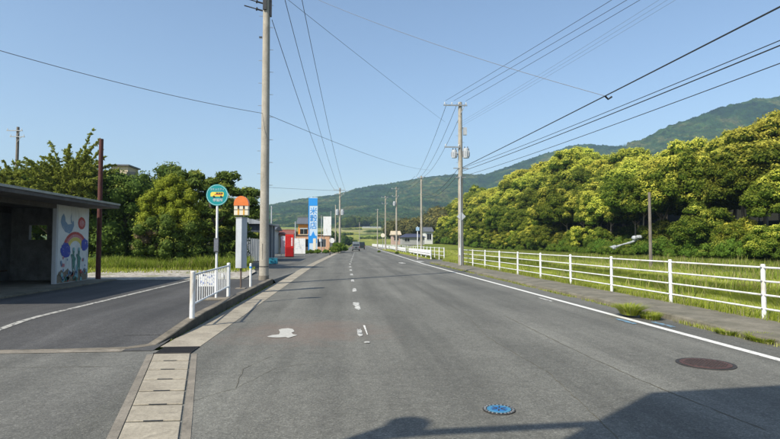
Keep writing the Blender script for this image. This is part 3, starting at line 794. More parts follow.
# ------------------------------------------------------------------ utility poles
POLES = {}
def insul(mb, c, s=0.06):
    c = Vector(c); mb.cyl(c, c + Vector((0, 0, s * 1.2)), s * .35, None, 8); mb.cyl(c + Vector((0, 0, s)), c + Vector((0, 0, s * 1.8)), s * .8, s * .6, 10); mb.cyl(c + Vector((0, 0, s * 2)), c + Vector((0, 0, s * 3)), s * .65, s * .4, 10)
def utility_pole(name, loc, h, r0, r1, label, arms=(), trans=None, mat=M_pole, steps=True, group=None, extra=None, rz=0, stay=False):
    e_ = empty(name, loc, rz)
    MB().cyl((0, 0, -.2), (0, 0, h), r0, r1, 20).build('pole', mat, e_, smooth=True)
    for (z, xa, xb, n) in arms:
        ar = MB().box(((xa + xb) / 2, -r1 - .04, z), (xb - xa, .075, .075)).build('crossarm', M_galv, e_)
        MB().tube([(0, -r1 - .02, z - .55), (xb * .55, -r1 - .04, z - .04)], .02, 6).build('brace', M_galv, ar)
        for k in range(n):
            x = xa + .08 + (xb - xa - .16) * (k / (n - 1) if n > 1 else .5)
            mb = MB(); insul(mb, (x, -r1 - .04, z + .035), .055); mb.build('insulator', M_hwhite, ar, smooth=True)
    if trans:
        for (x, y, z, r_, hh) in trans:
            t_ = MB().cyl((x, y, z), (x, y, z + hh), r_, None, 20).ball((x, y, z + hh), (r_, r_, r_ * .25), 20, 6).build('transformer', M_greyp, e_, smooth=True)
            mb = MB()
            for k in range(12):
                th = 2 * PI * k / 12; mb.box((x + math.cos(th) * (r_ + .02), y + math.sin(th) * (r_ + .02), z + hh * .45), (.05, .012, hh * .6), th)
            mb.each('fin', M_greyp, t_)
            mb = MB(); insul(mb, (x - r_ * .5, y, z + hh), .05); insul(mb, (x + r_ * .5, y, z + hh), .05); mb.build('bushing', M_dark, t_)
            MB().box((x * .5, y * .5, z + .25), (abs(x) + .05, .06, .06)).build('bracket', M_galv, t_)
    if steps:
        mb = MB()
        for k in range(int((h - 3) / .45)):
            z = 2.4 + k * .45; s_ = 1 if k % 2 else -1; rr_ = r0 + (r1 - r0) * z / h
            mb.cyl((s_ * rr_, 0, z), (s_ * (rr_ + .14), 0, z), .009, None, 6)
        mb.each('step_bolt', M_galv, e_)
    if extra: extra(e_)
    tag(e_, label, 'utility pole', group)
    return e_
pL = G(263.8, 281, .12)
def exL(e_):
    # stacked strain insulators reaching left (seen at the top edge of the photo)
    for k, z in enumerate((10.72, 11.02, 11.32, 11.62)):
        mb = MB(); mb.cyl((-.15, 0, z), (-.34, -.02, z + .04), .035, None, 8); mb.cyl((-.34, -.02, z + .04), (-.86, -.06, z + .16), .02, .026, 8)
        mb.cyl((-.36, -.02, z + .05), (-.40, -.02, z + .06), .07, None, 10); mb.build('strain_insulator', M_dark, e_)
    MB().lohi((.1, -.07, 10.5), (.2, .07, 12.3)).build('cable_box', M_dark, e_)
    MB().lohi((-.12, -.2, 10.7), (.02, -.12, 12.3)).build('conduit', M_dark, e_)
    mb = MB()
    for k in range(4):
        t_ = -.5 - k * .12
        x, y = math.sin(t_) * .185 , -math.cos(t_) * .185
        mb.box((x + .06, y, 1.15), (.022, .03, .62), t_)
    mb.each('stripe', M_dark, e_)
    MB().cyl((0, 0, .55), (0, 0, .58), .186, None, 20).build('band', M_dark, e_, smooth=True)
    MB().cyl((0, 0, .0), (0, 0, .22), .2, None, 20).build('collar', M_kerb, e_, smooth=True)
    mb = MB(); mb.box((-.22, 0, 9.65), (.12, .04, .05)); mb.build('bracket', M_dark, e_)
utility_pole('utility_pole', pL, 13.2, .185, .125, 'tall concrete utility pole on the left island, leaving the picture at the top', arms=((12.4, -.9, .9, 3),), extra=exL)
pR = G(461, 266.5, .05)
def exR(e_):
    MB().box((0, -.17, 3.3), (.42, .02, .42), 0, 0, Matrix.Rotation(R(45), 3, 'Y')).build('sign_plate', M_greyp, e_)
    MB().box((-.1, -.15, 1.0), (.12, .04, .5)).build('marker', M_white, e_)
    MB().cyl((0, 0, 9.2), (.35, 0, 9.25), .02, None, 6).build('stub_arm', M_dark, e_)
    MB().box((.32, 0, 9.0), (.22, .2, .5)).build('switch_box', M_greyp, e_)
    mb = MB(); mb.box((0, -.1, 6.5), (1.0, .06, .06)); mb.box((0, -.1, 5.9), (.7, .06, .06)); mb.each('cable_arm', M_galv, e_)
    MB().tube([(-.05, -.19, 6), (-.05, -.2, 3), (-.06, -.22, .1)], .03, 8).build('conduit', M_greyp, e_)
hR = 10.95
utility_pole('utility_pole', pR, hR, .19, .125, 'concrete utility pole with transformers beside the end of the near white fence', arms=((hR - .25, -1.15, .45, 4), (7.3 + .6, -1.1, -.05, 2)),
             trans=((-.42, -.05, 7.2, .17, .5), (.38, -.05, 7.2, .20, .62)), extra=exR)
far = [  # px, depth, ytop, r, label
    (421.5, 74, 176, .15, 'slim concrete utility pole behind the three rail fence, second from the near pole'),
    (396.5, 92, 187, .15, 'utility pole standing before the blue roofed house with crossarms to the left'),
    (385.5, 113, 196, .15, 'far utility pole just left of the pink walled house'),
    (377.5, 150, 209, .14, 'short looking far utility pole in the field left of the round white tank'),
    (359.5, 235, 222, .13, 'tiny farthest utility pole in the green terraces above the cars')]
fpoles = []
for i, (px, Y, yt, r_, lb_) in enumerate(far):
    p = D(px, 243, Y); ht = D(px, yt, Y).z
    zb = float(gh(p.x, p.y)) if i != 4 else 0
    arms = ((ht - .3, -.9, .5, 3), (ht - 1.6, -.8, .4, 2)) if i in (1, 2) else (((ht - .25, -.6, .3, 2),) if i < 4 else ())
    tr = ((-.36, -.1, ht - 3.2, .22, .7),) if i in (1,) else None
    e_ = utility_pole('utility_pole', (p.x, p.y, zb), ht - zb, r_ * 1.15, r_ * .8, lb_, arms=arms, trans=tr, steps=False)
    fpoles.append((p.x, p.y, ht))
pm = D(339.8, 243, 91); zm_ = D(339.8, 188, 91).z
utility_pole('utility_pole', (pm.x, pm.y, 0), zm_, .2, .14, 'utility pole with broad crossarms left of the road above the van', arms=((zm_ - .35, -1.1, .9, 3), (zm_ - 1.1, -.9, .7, 2)),
             trans=((-.44, -.1, zm_ - 4.6, .26, .9), (.42, -.1, zm_ - 4.6, .26, .9)), steps=False)
p = D(335.5, 243, 100); utility_pole('utility_pole', (p.x, p.y, 0), D(336, 205, 100).z, .12, .09, 'thin bare pole close behind the white hoarding left of the road', steps=False)
p = D(271.3, 243, 62); utility_pole('utility_pole', (p.x, p.y, 0), D(271.3, 206, 62).z, .09, .07, 'thin grey pole rising above the tin shed roof', steps=False, mat=M_greyp)
p = D(295.2, 243, 78); utility_pole('utility_pole', (p.x, p.y, 0), D(295, 221.5, 78).z, .07, .06, 'thin pale pole beside the orange walled house', steps=False, mat=M_greyp)
p = D(14.5, 243, 52); utility_pole('utility_pole', (p.x, p.y, 0), D(14.5, 127, 52).z, .17, .12, 'dark wooden looking pole standing above the trees at the far left', arms=((D(14, 131, 52).z, -.9, .5, 2), (D(14, 137, 52).z, -.6, .7, 2)), mat=M_wood, steps=False)
p = G(651, 269.5, -.02); utility_pole('field_pole', p, D(651, 192, p.y).z, .105, .08, 'bare brown wooden pole standing alone in the green field', mat=M_wood, steps=False)
p = G(98, 281, .15); p = D(98, 281, 22.0)
utility_pole('steel_pole', (p.x, p.y, .1), D(98, 139, 22).z - .1, .095, .08, 'rusty red steel pole rising beside the painted shelter wall', mat=M_rust, steps=False)
# sign post with small plate behind the guardrail
p = D(417.6, 243, 52.5); e_ = empty('sign_post', (p.x, p.y, 0))
MB().cyl((0, 0, -.1), (0, 0, D(417, 226.5, 52.5).z), .045, None, 10).build('post', M_white, e_, smooth=True)
MB().box((0, -.06, D(417, 229, 52.5).z), (.34, .03, .34)).build('plate', plain('pale_blue_plate', (.3, .45, .6), .5), e_)
tag(e_, 'thin white post with small pale blue plate at the guardrail end', 'sign')

# pole just behind the camera on the right that the overhead lines run to
e_ = utility_pole('utility_pole', (11.6, -3.5, 0), 11.6, .19, .125, 'concrete utility pole on the right behind the viewpoint', arms=((11.2, -1.2, .6, 4),))

# overhead direction sign standing just left behind the camera; its shadow lies on the road
cs = G(652, 393); sd = Vector((-TO_SUN.x, -TO_SUN.y, 0)).normalized(); k_ = 1 / math.tan(R(SUN_EL))
pc = cs - sd * 7.0 * k_; pa = G(455, 430) - sd * 5.7 * k_; pb = G(408, 424) - sd * 6.1 * k_
ctr = empty('overhead_sign', (pb.x, pb.y, 0)); o0 = Vector(ctr.location)
part_ = MB().cyl((0, 0, -.1), (0, 0, 6.1), .16, .12, 20).ball((0, 0, 6.1), (.2, .2, .12)).build('pole', M_galv, ctr, smooth=True)
MB().tube([(0, 0, 5.65), (.5, 0.05, 5.7), (pc.x - pb.x + .4, pc.y - pb.y, 5.7)], .07, 10).build('arm', M_galv, ctr, smooth=True)
MB().box((2.6 * math.cos(.1), 2.6 * math.sin(.1), -1.5), (5.2, .05, 3.0), .1).build('panel', M_blue, ctr).location = (pc.x - pb.x, pc.y - pb.y, 7.0)
tag(ctr, 'blue overhead direction sign on a cantilever pole at the left roadside', 'road sign')

# ------------------------------------------------------------------ wires
def wire(P, Q, sag, r_, label, mat=M_wire, name='overhead_wire', group=None):
    P = Vector(P); Q = Vector(Q); n = 28; pts = []
    for i in range(n + 1):
        t_ = i / n; p = lerp(P, Q, t_); p.z -= sag * 4 * t_ * (1 - t_); pts.append(p)
    o = MB().tube([q - P for q in pts], r_, 5).build(name, mat, None, smooth=True, loc=P)
    return tag(o, label, 'overhead wire', group)
def thru(A, px, py, Yend):
    """end point at depth Yend so that a straight wire from A passes the photo position (px,py) at that depth"""
    return D(px, py, Yend)
gP = 'power lines between the near right pole and the pole behind'
top = Vector((pR.x, pR.y - .17, hR + .05))
near = Vector((11.6, -3.5, 11.4))
ex = [(607, 0), (622, 0), (635, 0)]
for k, (dx, (px, py)) in enumerate(zip((-1.0, -.45, .35), ex)):
    A = top + Vector((dx, 0, .05)); B = D(px, py, 19.5)
    d = (B - A); Q = A + d * ((A.y + 3.5) / (A.y - 19.5))
    wire(A, Q, .0 + .12, .010, ['left of the three parallel power lines rising to the top right', 'middle of the three parallel power lines rising to the top right', 'right of the three parallel power lines rising to the top right'][k])
for k, (px, dz) in enumerate(((648, -1.4), (656, -1.55), (664, -1.7))):
    A = top + Vector((.1, 0, dz + .1)); B = D(px, 0, 17.5); d = B - A; Q = A + d * ((A.y + 3.5) / (A.y - 17.5))
    wire(A, Q, .25, .0045, ['upper', 'middle', 'lower'][k] + ' of the faint thin lines under the three power lines', M_wire2)
# low communication cables passing right over the field side
for k, (z, px, py, r_, lb_) in enumerate(((6.6, 780, 4, .019, 'thick black cable climbing to the top right corner'), (6.55, 780, 33, .010, 'upper thin cable below the thick black cable'),
                                 (6.35, 780, 38, .014, 'second cable below the thick black cable'), (6.0, 780, 54, .010, 'lowest cable crossing to the right edge'))):
    A = Vector((pR.x + .1, pR.y - .15, z)); Yn = 9.2
    B = D(px, py, Yn); d = B - A; Q = A + d * ((A.y + 3.0) / (A.y - Yn))
    wire(A, Q, (.06, .16, .16, .2)[k], r_, lb_)
Ac = Vector((pR.x + .1, pR.y - .15, 6.6)); Bc = D(780, 4, 9.2); CI = CM.transposed(); tt = 0
for k in range(400):
    q_ = CI @ (lerp(Ac, Bc, k / 400) - Vector((0, 0, CAMZ)))
    if 390 + F * q_.x / -q_.z > 604: tt = k / 400; break
JP = lerp(Ac, Bc, tt); JP.z -= .06 * 4 * tt * .75 * (1 - tt * .75)
A = JP; MB().tube([(0, 0, 0), (.1, 0, -.1), (.22, 0, -.02)], .03, 6).build('cable_joint', M_dark, loc=A)['label'] = 'small dark joint on the thick black cable'
bpy.data.objects['cable_joint']['category'] = 'cable joint'
wire(JP, D(300, -8, 27), .25, .009, 'thin line running from the cable joint to the upper left', M_wire2)
wire(Vector((pL.x + .1, pL.y, 11.9)), D(445, 122, 75), .1, .01, 'thin line slanting from the left pole towards the far right poles', M_wire2)
wire(Vector((pL.x, pL.y, 6.7)), D(-30, 42, 14), .15, .010, 'thin line from the left pole to the upper left edge', M_wire2)
wire(Vector((pL.x, pL.y, 6.7)), D(430, 170, 80), .5, .010, 'thin line from the left pole down to the hills', M_wire2)
wire(Vector((pL.x, pL.y, 11.6)), D(215, -12, 16), .1, .012, 'short cable leaving the top of the left pole leftwards')
# to far-left pole
for k, (dx, x0, y0) in enumerate(((-1.0, 272, 20), (-.1, 285, 0), (.8, 302, 0))):
    B = Vector((pm.x + dx, pm.y, zm_ - .2)); A = D(x0, y0, pL.y + .2 if k == 0 else pL.y - .3 + k)
    wire(A, B, .9, .014, ['left', 'middle', 'right'][k] + ' of the three cables dropping from the left pole to the pole above the van')
# onward from near right pole to next poles
chain = [(pR.x, pR.y, hR)] + fpoles[:4]
for i in range(3):
    for k, dx in enumerate((-.9, -.2, .35)):
        a0 = Vector(chain[i]) + Vector((dx, 0, -.05)); b0 = Vector(chain[i + 1]) + Vector((dx * .8, 0, -.1))
        wire(a0, b0, .5 + .2 * k, .014, ['left', 'middle', 'right'][k] + ' power line between the ' + ['near transformer pole and the next pole', 'two slim poles behind the fence', 'far poles by the houses'][i])
for k, z in enumerate((4.2, 4.6)):
    wire(Vector((pR.x, pR.y, hR - z)), Vector(chain[1]) - Vector((0, 0, 2.5 + .3 * k)), .9, .016, ['upper', 'lower'][k] + ' communication cable from the near right pole to the next pole')
wire(D(262, 187, 55), D(440, 189, 120), .5, .014, 'thin line crossing level in front of the distant hills', M_wire2)

# ------------------------------------------------------------------ bus shelter
sh = empty('bus_shelter', (-9.85, 19.3, 0)); o0 = Vector(sh.location)
def sp(mb, name, mat, parent=sh, **k):
    o = mb.build(name, mat, parent, **k)
    if parent is sh: o.location = -o0
    return o
sp(MB().lohi((-13.1, 11.9, .02), (-8.9, 21.75, .20)), 'floor_slab', M_walk, bevel=.01)
roof = sp(MB().lohi((-13.3, 11.6, 2.93), (-8.8, 21.6, 3.09)), 'roof', M_shel, bevel=.015)
sp(MB().lohi((-12.8, 11.7, 2.72), (-12.62, 21.45, 2.93)), 'beam', M_shel); sp(MB().lohi((-10.05, 11.8, 2.78), (-9.87, 19.14, 2.93)), 'beam', M_shel)
# back wall with one window opening
mb = MB(); X0, X1 = -12.78, -12.62
mb.lohi((X0, 11.9, .2), (X1, 15.2, 2.72)); mb.lohi((X0, 16.4, .2), (X1, 21.45, 2.72)); mb.lohi((X0, 15.2, .2), (X1, 16.4, 1.55)); mb.lohi((X0, 15.2, 2.35), (X1, 16.4, 2.72))
sp(mb, 'back_wall', M_shelwall)
# far end wall with window
wy0, wy1 = 21.28, 21.45
wx0, wx1 = -11.95, -11.3
mb = MB(); mb.lohi((-12.6, wy0, .2), (wx0, wy1, 2.92)); mb.lohi((wx1, wy0, .2), (-10.0, wy1, 2.92)); mb.lohi((wx0, wy0, .2), (wx1, wy1, 1.72)); mb.lohi((wx0, wy0, 2.28), (wx1, wy1, 2.92))
sp(mb, 'end_wall', M_shelwall)
wl = sp(MB().lohi((-9.99, 19.15, .2), (-9.86, 21.45, 2.925)), 'mural_wall', M_greyp)
# mural, painted on a thin panel; local coords u along +Y (0..2.62), v up
MX = -9.855; mu = empty; U0, V0, UW, VH = 19.25, .22, 2.14, 2.68
def mural_poly(pts, mat, lay, name='painted_shape', par=None):
    x = MX + 0.004 * lay
    vs = [(x, U0 + u * UW, V0 + v * VH) for u, v in pts]
    vs2 = [(x - .0035, y, z) for _, y, z in vs]; n = len(vs)
    o = MB().add(vs + vs2, [tuple(range(n)), tuple(range(2 * n - 1, n - 1, -1))] + [(i, (i + 1) % n, n + (i + 1) % n, n + i) for i in range(n)]).build(name, mat, wl)
    return o
def circ(cu, cv, ru, rv, t0=0, t1=2 * PI, n=28, jit=0, seed=1):
    r_ = random.Random(seed); return [(cu + math.cos(t0 + (t1 - t0) * i / n) * ru * (1 + r_.uniform(-jit, jit)), cv + math.sin(t0 + (t1 - t0) * i / n) * rv * (1 + r_.uniform(-jit, jit))) for i in range(n)]
mural_poly([(0, 0), (1, 0), (1, 1), (0, 1)], M_mwhite, 0, 'mural_ground')
mural_poly([(0.0, 0.0), (1, 0), (1, .10), (.9, .17), (.82, .12), (.7, .16), (.6, .1), (.5, .15), (.42, .11), (.33, .18), (.2, .13), (.12, .17), (0, .1)], M_mbrown, 1, 'painted_ground')
mural_poly(circ(.76, .79, .13, .085, jit=.04), M_mred, 1, 'painted_sun')
mural_poly(circ(.76, .79, .08, .05, jit=.04), M_mpink, 2, 'painted_sun')
mural_poly([(.1, .86), (.16, .9), (.2, .86), (.22, .8), (.3, .76), (.42, .77), (.48, .82), (.5, .75), (.44, .68), (.36, .64), (.22, .66), (.12, .72), (.07, .79)], M_mlblue, 1, 'painted_dolphin')
mural_poly([(.38, .86), (.42, .92), (.4, .84), (.45, .79), (.4, .78)], M_mlblue, 1, 'painted_dolphin')
def arc(r0, r1, mat, lay):
    cu, cv = .56, .42
    o_ = [(cu + math.cos(t_) * r0 * 1.02, cv + math.sin(t_) * r0 * .62) for t_ in np.linspace(.12, PI - .12, 22)]
    i_ = [(cu + math.cos(t_) * r1 * 1.02, cv + math.sin(t_) * r1 * .62) for t_ in np.linspace(PI - .12, .12, 22)]
    mural_poly(o_ + i_, mat, lay, 'painted_rainbow')
arc(.40, .34, M_mred, 1); arc(.337, .285, M_mpink, 1); arc(.28, .2, M_myel, 1)
mural_poly(circ(.24, .42, .15, .10, jit=.13, seed=3), M_mblue, 3, 'painted_cloud')
mural_poly(circ(.88, .49, .12, .085, jit=.13, seed=4), M_mblue, 3, 'painted_cloud')
r9 = random.Random(9)
for cu in (.5, .68):     # painted figures of children and plants, loosely brushed
    mural_poly([(cu - .03, .12), (cu - .05, .3), (cu - .09, .36), (cu - .05, .37), (cu - .02, .34), (cu - .03, .42), (cu, .46), (cu + .03, .42), (cu + .02, .34), (cu + .08, .3), (cu + .05, .27), (cu + .04, .12), (cu + .01, .2)], M_mgreen, 4, 'painted_figure')
    mural_poly(circ(cu, .43, .03, .025, n=10), M_mteal, 5, 'painted_figure')
mural_poly([(.52, .05), (.66, .04), (.64, .14), (.6, .24), (.57, .12)], M_mteal, 5, 'painted_water')
for i in range(26):
    cu, cv = r9.uniform(.05, .95), r9.uniform(.1, .34); s_ = r9.uniform(.012, .028)
    if .36 < cu < .78: continue
    mural_poly(circ(cu, cv, s_, s_, n=7, jit=.3, seed=i), r9.choice([M_mlblue, M_mteal, M_mbrown, M_mlblue, M_mpink]), 4, 'painted_spot')
for i in range(22):
    cu, cv = r9.uniform(.04, .96), r9.uniform(.02, .13)
    mural_poly(circ(cu, cv, .035, .03, n=8, jit=.4, seed=i), r9.choice([M_mgreen, M_mbrown, M_mlblue, M_mred, M_mteal]), 6, 'painted_flower')
bn = sp(MB().lohi((-12.55, 12.5, .58), (-12.1, 20.3, .64)), 'bench', M_plank)
for y_ in (13, 16.4, 19.8): sp(MB().lohi((-12.5, y_, .2), (-12.2, y_ + .1, .58)), 'bench_support', M_shel)
sp(MB().lohi((-9.99, 11.95, .2), (-9.86, 12.12, 2.78)), 'corner_post', M_shel)
sp(MB().lohi((-8.797, 11.6, 3.05), (-8.76, 21.6, 3.12)), 'roof_trim', M_galv)
sp(MB().lohi((-12.615, 17.6, 1.35), (-12.60, 18.5, 2.05)), 'notice', M_cream)
tag(sh, 'dark concrete bus shelter with a painted rainbow mural on its wall', 'bus shelter')

# ------------------------------------------------------------------ buildings left of the road
# tin shed
e_ = empty('tin_shed', (-8.0, 46, 0)); o0 = Vector(e_.location)
def part(mb, name, mat, par, o0_, **k):
    o = mb.build(name, mat, par, **k); o.location = -o0_; return o
Lx, Rx, y0, y1 = -11.5, -7.0, 45.5, 53.5
def corrwall(p, q, z0, z1, n):
    p = Vector(p); q = Vector(q); d = (q - p); nn = Vector((d.y, -d.x, 0)).normalized(); vs = []; fs = []
    for i in range(n + 1):
        b_ = p + d * i / n + nn * (.025 if i % 2 else -.025); vs += [(b_.x, b_.y, z0), (b_.x, b_.y, z1)]
    for i in range(n): fs.append((2 * i, 2 * i + 2, 2 * i + 3, 2 * i + 1))
    return MB().add(vs, fs)
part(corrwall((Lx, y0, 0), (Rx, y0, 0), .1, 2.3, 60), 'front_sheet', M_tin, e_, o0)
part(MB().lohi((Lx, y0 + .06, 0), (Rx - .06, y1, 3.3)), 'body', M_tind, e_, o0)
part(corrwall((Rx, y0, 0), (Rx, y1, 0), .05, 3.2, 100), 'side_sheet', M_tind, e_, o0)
for k in range(5): part(MB().lohi((Rx + .03, y0 + .5 + k * 1.6, 0), (Rx + .12, y0 + .62 + k * 1.6 + .15 * (k % 2), 3.2)), 'batten', M_greyp if k % 2 else M_tin, e_, o0)
rf = part(MB().prism([(Lx - .3, 3.2), (Rx + .35, 3.2), (Rx + .35, 3.32), ((Lx + Rx) / 2, 3.95), (Lx - .3, 3.32)], 'y', y0 - .3, y1 + .3), 'roof', M_tin, e_, o0)
tag(e_, 'grey corrugated tin shed with pale battens behind the left pole', 'shed')
p = G(273.5, 264)
e_ = empty('crate', p); mb = MB(); mb.box((0, 0, .22), (.62, .45, .4)); mb.build('box', M_tealbox, e_, bevel=.02)
MB().box((0, 0, .435), (.66, .49, .04)).build('lid', M_tealbox, e_, bevel=.01)
MB().box((0, 0, .02), (.5, .35, .04)).build('foot', M_dark, e_)
tag(e_, 'turquoise plastic box on the ground below the tin shed', 'plastic box')
# vending machine
Yv = 60; xl = D(285.2, 243, Yv).x; xr = D(293.6, 243, Yv).x; zt = D(288, 234.5, Yv).z
e_ = empty('vending_machine', ((xl + xr) / 2, Yv, 0)); wv = xr - xl
MB().lohi((-wv / 2, 0, .1), (wv / 2, .75, zt)).build('cabinet', M_red, e_, bevel=.02)
MB().lohi((-wv / 2 + .06, -.03, zt * .45), (wv / 2 - .3, 0, zt - .12)).build('display_window', plain('red_display', (.5, .03, .03), .15, 0, .2, 12), e_)
MB().lohi((wv / 2 - .27, -.035, zt * .5), (wv / 2 - .1, 0, zt - .35)).build('logo_panel', plain('pale_panel', (.7, .5, .5), .4), e_)
MB().lohi((-wv / 2 + .05, -.03, .14), (wv / 2 - .05, 0, zt * .42)).build('lower_panel', M_redd, e_)
MB().lohi((-wv / 2 + .02, .05, 0), (wv / 2 - .02, .7, .1)).build('plinth', M_dark, e_)
tag(e_, 'tall red vending machine beside the white hoardings', 'vending machine')
# white-blue poster left of it
a0 = D(280.6, 252.5, 61); b0 = D(285, 236, 61)
e_ = empty('poster_panel', ((a0.x + b0.x) / 2 , 61.2, 0)); wq = (b0.x - a0.x)
MB().lohi((-wq / 2, 0, .4), (wq / 2 + .15, .08, b0.z)).build('board', plain('pale_blue_board', (.52, .62, .68), .5, 0, .1, 2), e_)
MB().lohi((-wq / 2, .02, 0), (-wq / 2 + .06, .07, .4)).build('leg', M_galv, e_); MB().lohi((wq / 2 + .09, .02, 0), (wq / 2 + .15, .07, .4)).build('leg', M_galv, e_)
tag(e_, 'pale blue panel standing just left of the red vending machine', 'panel')
# white board right
a0 = D(294.3, 253, 66); b0 = D(305.4, 238.3, 66); e_ = empty('advertising_board', ((a0.x + b0.x) / 2, 66, 0)); wq = b0.x - a0.x
MB().lohi((-wq / 2, 0, .3), (wq / 2, .08, b0.z)).build('board', M_white, e_)
mb = MB(); r_ = random.Random(2)
for i in range(9): mb.box((r_.uniform(-.45, .35), -.008, .8 + i * .1 + r_.uniform(-.03, .03)), (r_.uniform(.1, .35), .006, .035))
mb.each('print', plain('pale_blue_print', (.35, .5, .66), .5), e_)
for s_ in (-1, 1): MB().lohi((s_ * (wq / 2 - .1) - .03, .09, 0), (s_ * (wq / 2 - .1) + .03, .14, .9)).build('leg', M_galv, e_)
tag(e_, 'low white advertising board right of the red vending machine', 'sign board')
# pylon sign
Yp = 82; xa = D(308.4, 243, Yp).x; xb = D(317.4, 243, Yp).x; zt = D(313, 197.5, Yp).z
e_ = empty('pylon_sign', ((xa + xb) / 2, Yp, 0)); wp = xb - xa
pn = MB().lohi((-wp / 2, 0, .3), (wp / 2, .4, zt)).build('panel', plain('pale_sign_face', (.5, .62, .72), .4, 0, .04), e_)
MB().lohi((-wp / 2 + .12, -.03, zt - 1.25), (wp / 2 - .03, -.002, zt - .1)).build('blue_block', M_blue, pn)
MB().lohi((-wp / 2 - .02, -.02, .3), (-wp / 2 + .13, -.002, zt - .05)).build('blue_edge', M_blue, pn)
for k, ch in enumerate('米穀店'):
    text_mesh(ch, 1.15, M_blue, 'lettering', pn, Matrix.Translation((.06, -.02, zt - 2.1 - k * 1.12)) @ FACE_Y, .012)
MB().prism([(-wp / 2 + .13, 1.6), (wp / 2 - .12, 1.6), (wp / 2 - .12, 2.7), (.35, 2.7), (0.04, 3.4), (-.28, 2.7), (-wp / 2 + .13, 2.7)], 'y', -.03, -.002).build('blue_arrow', M_blue, pn)
MB().lohi((.02, -.05, .5), (.45, -.031, 2.3)).build('notice', M_cream, pn)
tag(e_, 'tall blue and white pylon sign in front of the salmon building', 'pylon sign')
# salmon building
Yb = 92; xa = D(296, 243, Yb).x; xb = D(329.5, 243, Yb).x; zt = D(300, 235.8, Yb).z + .15
e_ = empty('shop_building', ((xa + xb) / 2, Yb, 0)); wb = xb - xa
W_ = MB(); xw0, xw1 = wb / 2 - 4.2, wb / 2 - .6
W_.lohi((-wb / 2, 0, 0), (wb / 2, .15, .95)); W_.lohi((-wb / 2, 0, 2.25), (wb / 2, .15, zt)); W_.lohi((xw1, 0, .95), (wb / 2, .15, 2.25)); W_.lohi((-wb / 2, 0, .95), (-wb / 2 + .4, .15, 2.25))
W_.lohi((wb / 2 - .15, .15, 0), (wb / 2, 7, zt)); W_.lohi((-wb / 2, .15, 0), (-wb / 2 + .15, 7, zt)); W_.lohi((-wb / 2 + .15, 6.85, 0), (wb / 2 - .15, 7, zt))
W_.build('wall', M_salmon, e_)
wd = MB().lohi((-wb / 2 + .4, .08, .95), (xw1, .12, 2.25)).build('window', M_glassd, e_)
mb = MB()
for x in np.linspace(-wb / 2 + .4, xw1 - .06, 6): mb.lohi((x, .02, .95), (x + .08, .079, 2.25))
mb.each('frame', M_greyp, wd)
MB().lohi((-wb / 2 - .15, -.2, zt), (wb / 2 + .15, 7.1, zt + .14)).build('roof', M_beige, e_)
tag(e_, 'low salmon coloured shop building with dark windows behind the pylon sign', 'shop')
# orange house with dark roof
def house(name, px0, px1, pyb, pyr, pye, Y, wallm, roofm, label, base=None, dep=7, hip=False, win=True):
    xa, xb = D(px0, 243, Y).x, D(px1, 243, Y).x; wd_ = xb - xa; ze = D(px0, pye, Y).z; zr_ = D(px0, pyr, Y).z
    zb = D(px0, pyb, Y).z if base is None else base
    e_ = empty(name, ((xa + xb) / 2, Y, zb)); he = ze - zb; hr = zr_ - zb
    MB().lohi((-wd_ / 2 + .4, .4, -.6), (wd_ / 2 - .4, dep, he)).build('wall', wallm, e_)
    hp = wd_ * (.22 if hip else 0)
    y0_, y1_, ym = -.2, dep + .6, dep / 2
    vs = [(-wd_ / 2, y0_, he), (wd_ / 2, y0_, he), (wd_ / 2, y1_, he), (-wd_ / 2, y1_, he), (-wd_ / 2 + hp, ym, hr), (wd_ / 2 - hp, ym, hr),
          (-wd_ / 2, y0_, he - .15), (wd_ / 2, y0_, he - .15), (wd_ / 2, y1_, he - .15), (-wd_ / 2, y1_, he - .15)]
    MB().add(vs, [(0, 1, 5, 4), (2, 3, 4, 5), (1, 2, 5), (3, 0, 4), (0, 6, 7, 1), (1, 7, 8, 2), (2, 8, 9, 3), (3, 9, 6, 0), (6, 9, 8, 7)]).build('roof', roofm, e_)
    MB().lohi((-wd_ / 2 + hp, ym - .15, hr - .05), (wd_ / 2 - hp, ym + .15, hr + .15)).build('ridge', roofm, e_)
    if win:
        n = max(1, int(wd_ / 3))
        for k in range(n):
            x = -wd_ / 2 + wd_ * (k + .5) / n
            w0 = MB().lohi((x - .75, .34, he * .3), (x + .75, .399, he * .8)).build('window', M_glassd, e_)
            MB().lohi((x - .82, .3, he * .8), (x + .82, .40, he * .84)).lohi((x - .82, .3, he * .26), (x + .82, .40, he * .3)).lohi((x - .03, .31, he * .3), (x + .03, .339, he * .8)).build('frame', M_greyp, w0)
    tag(e_, label, 'house'); return e_
house('house', 296, 311, 236, 217, 223.5, 112, plain('orange_wall', (.7, .26, .05), .8), M_tile, 'orange walled house with dark tiled roof behind the shop', base=0)
house('house', 401, 426, 243.2, 233.8, 237, 175, plain('grey_wall', (.3, .3, .3), .8), M_tileb, 'long house with dark blue tiled roof at the edge of the right field', hip=True, dep=9)
house('house', 391.5, 401.5, 243, 231, 234.5, 182, M_pinkw, M_beige, 'small pinkish house left of the blue roofed house', dep=8)
house('house', 424.5, 434, 243, 227, 231.5, 190, M_hwhite, M_tile, 'narrow white house at the forest edge right of the blue roofed house', dep=8)
house('house', 258, 276, 243, 224.5, 229, 78, M_hwhite, M_tile, 'grey tiled house behind the tin shed', base=0)
house('house', 276, 294, 243, 230, 234, 84, M_beige, plain('brick_red_roof', (.22, .07, .05), .7), 'low house with reddish roof behind the vending machine', base=0)
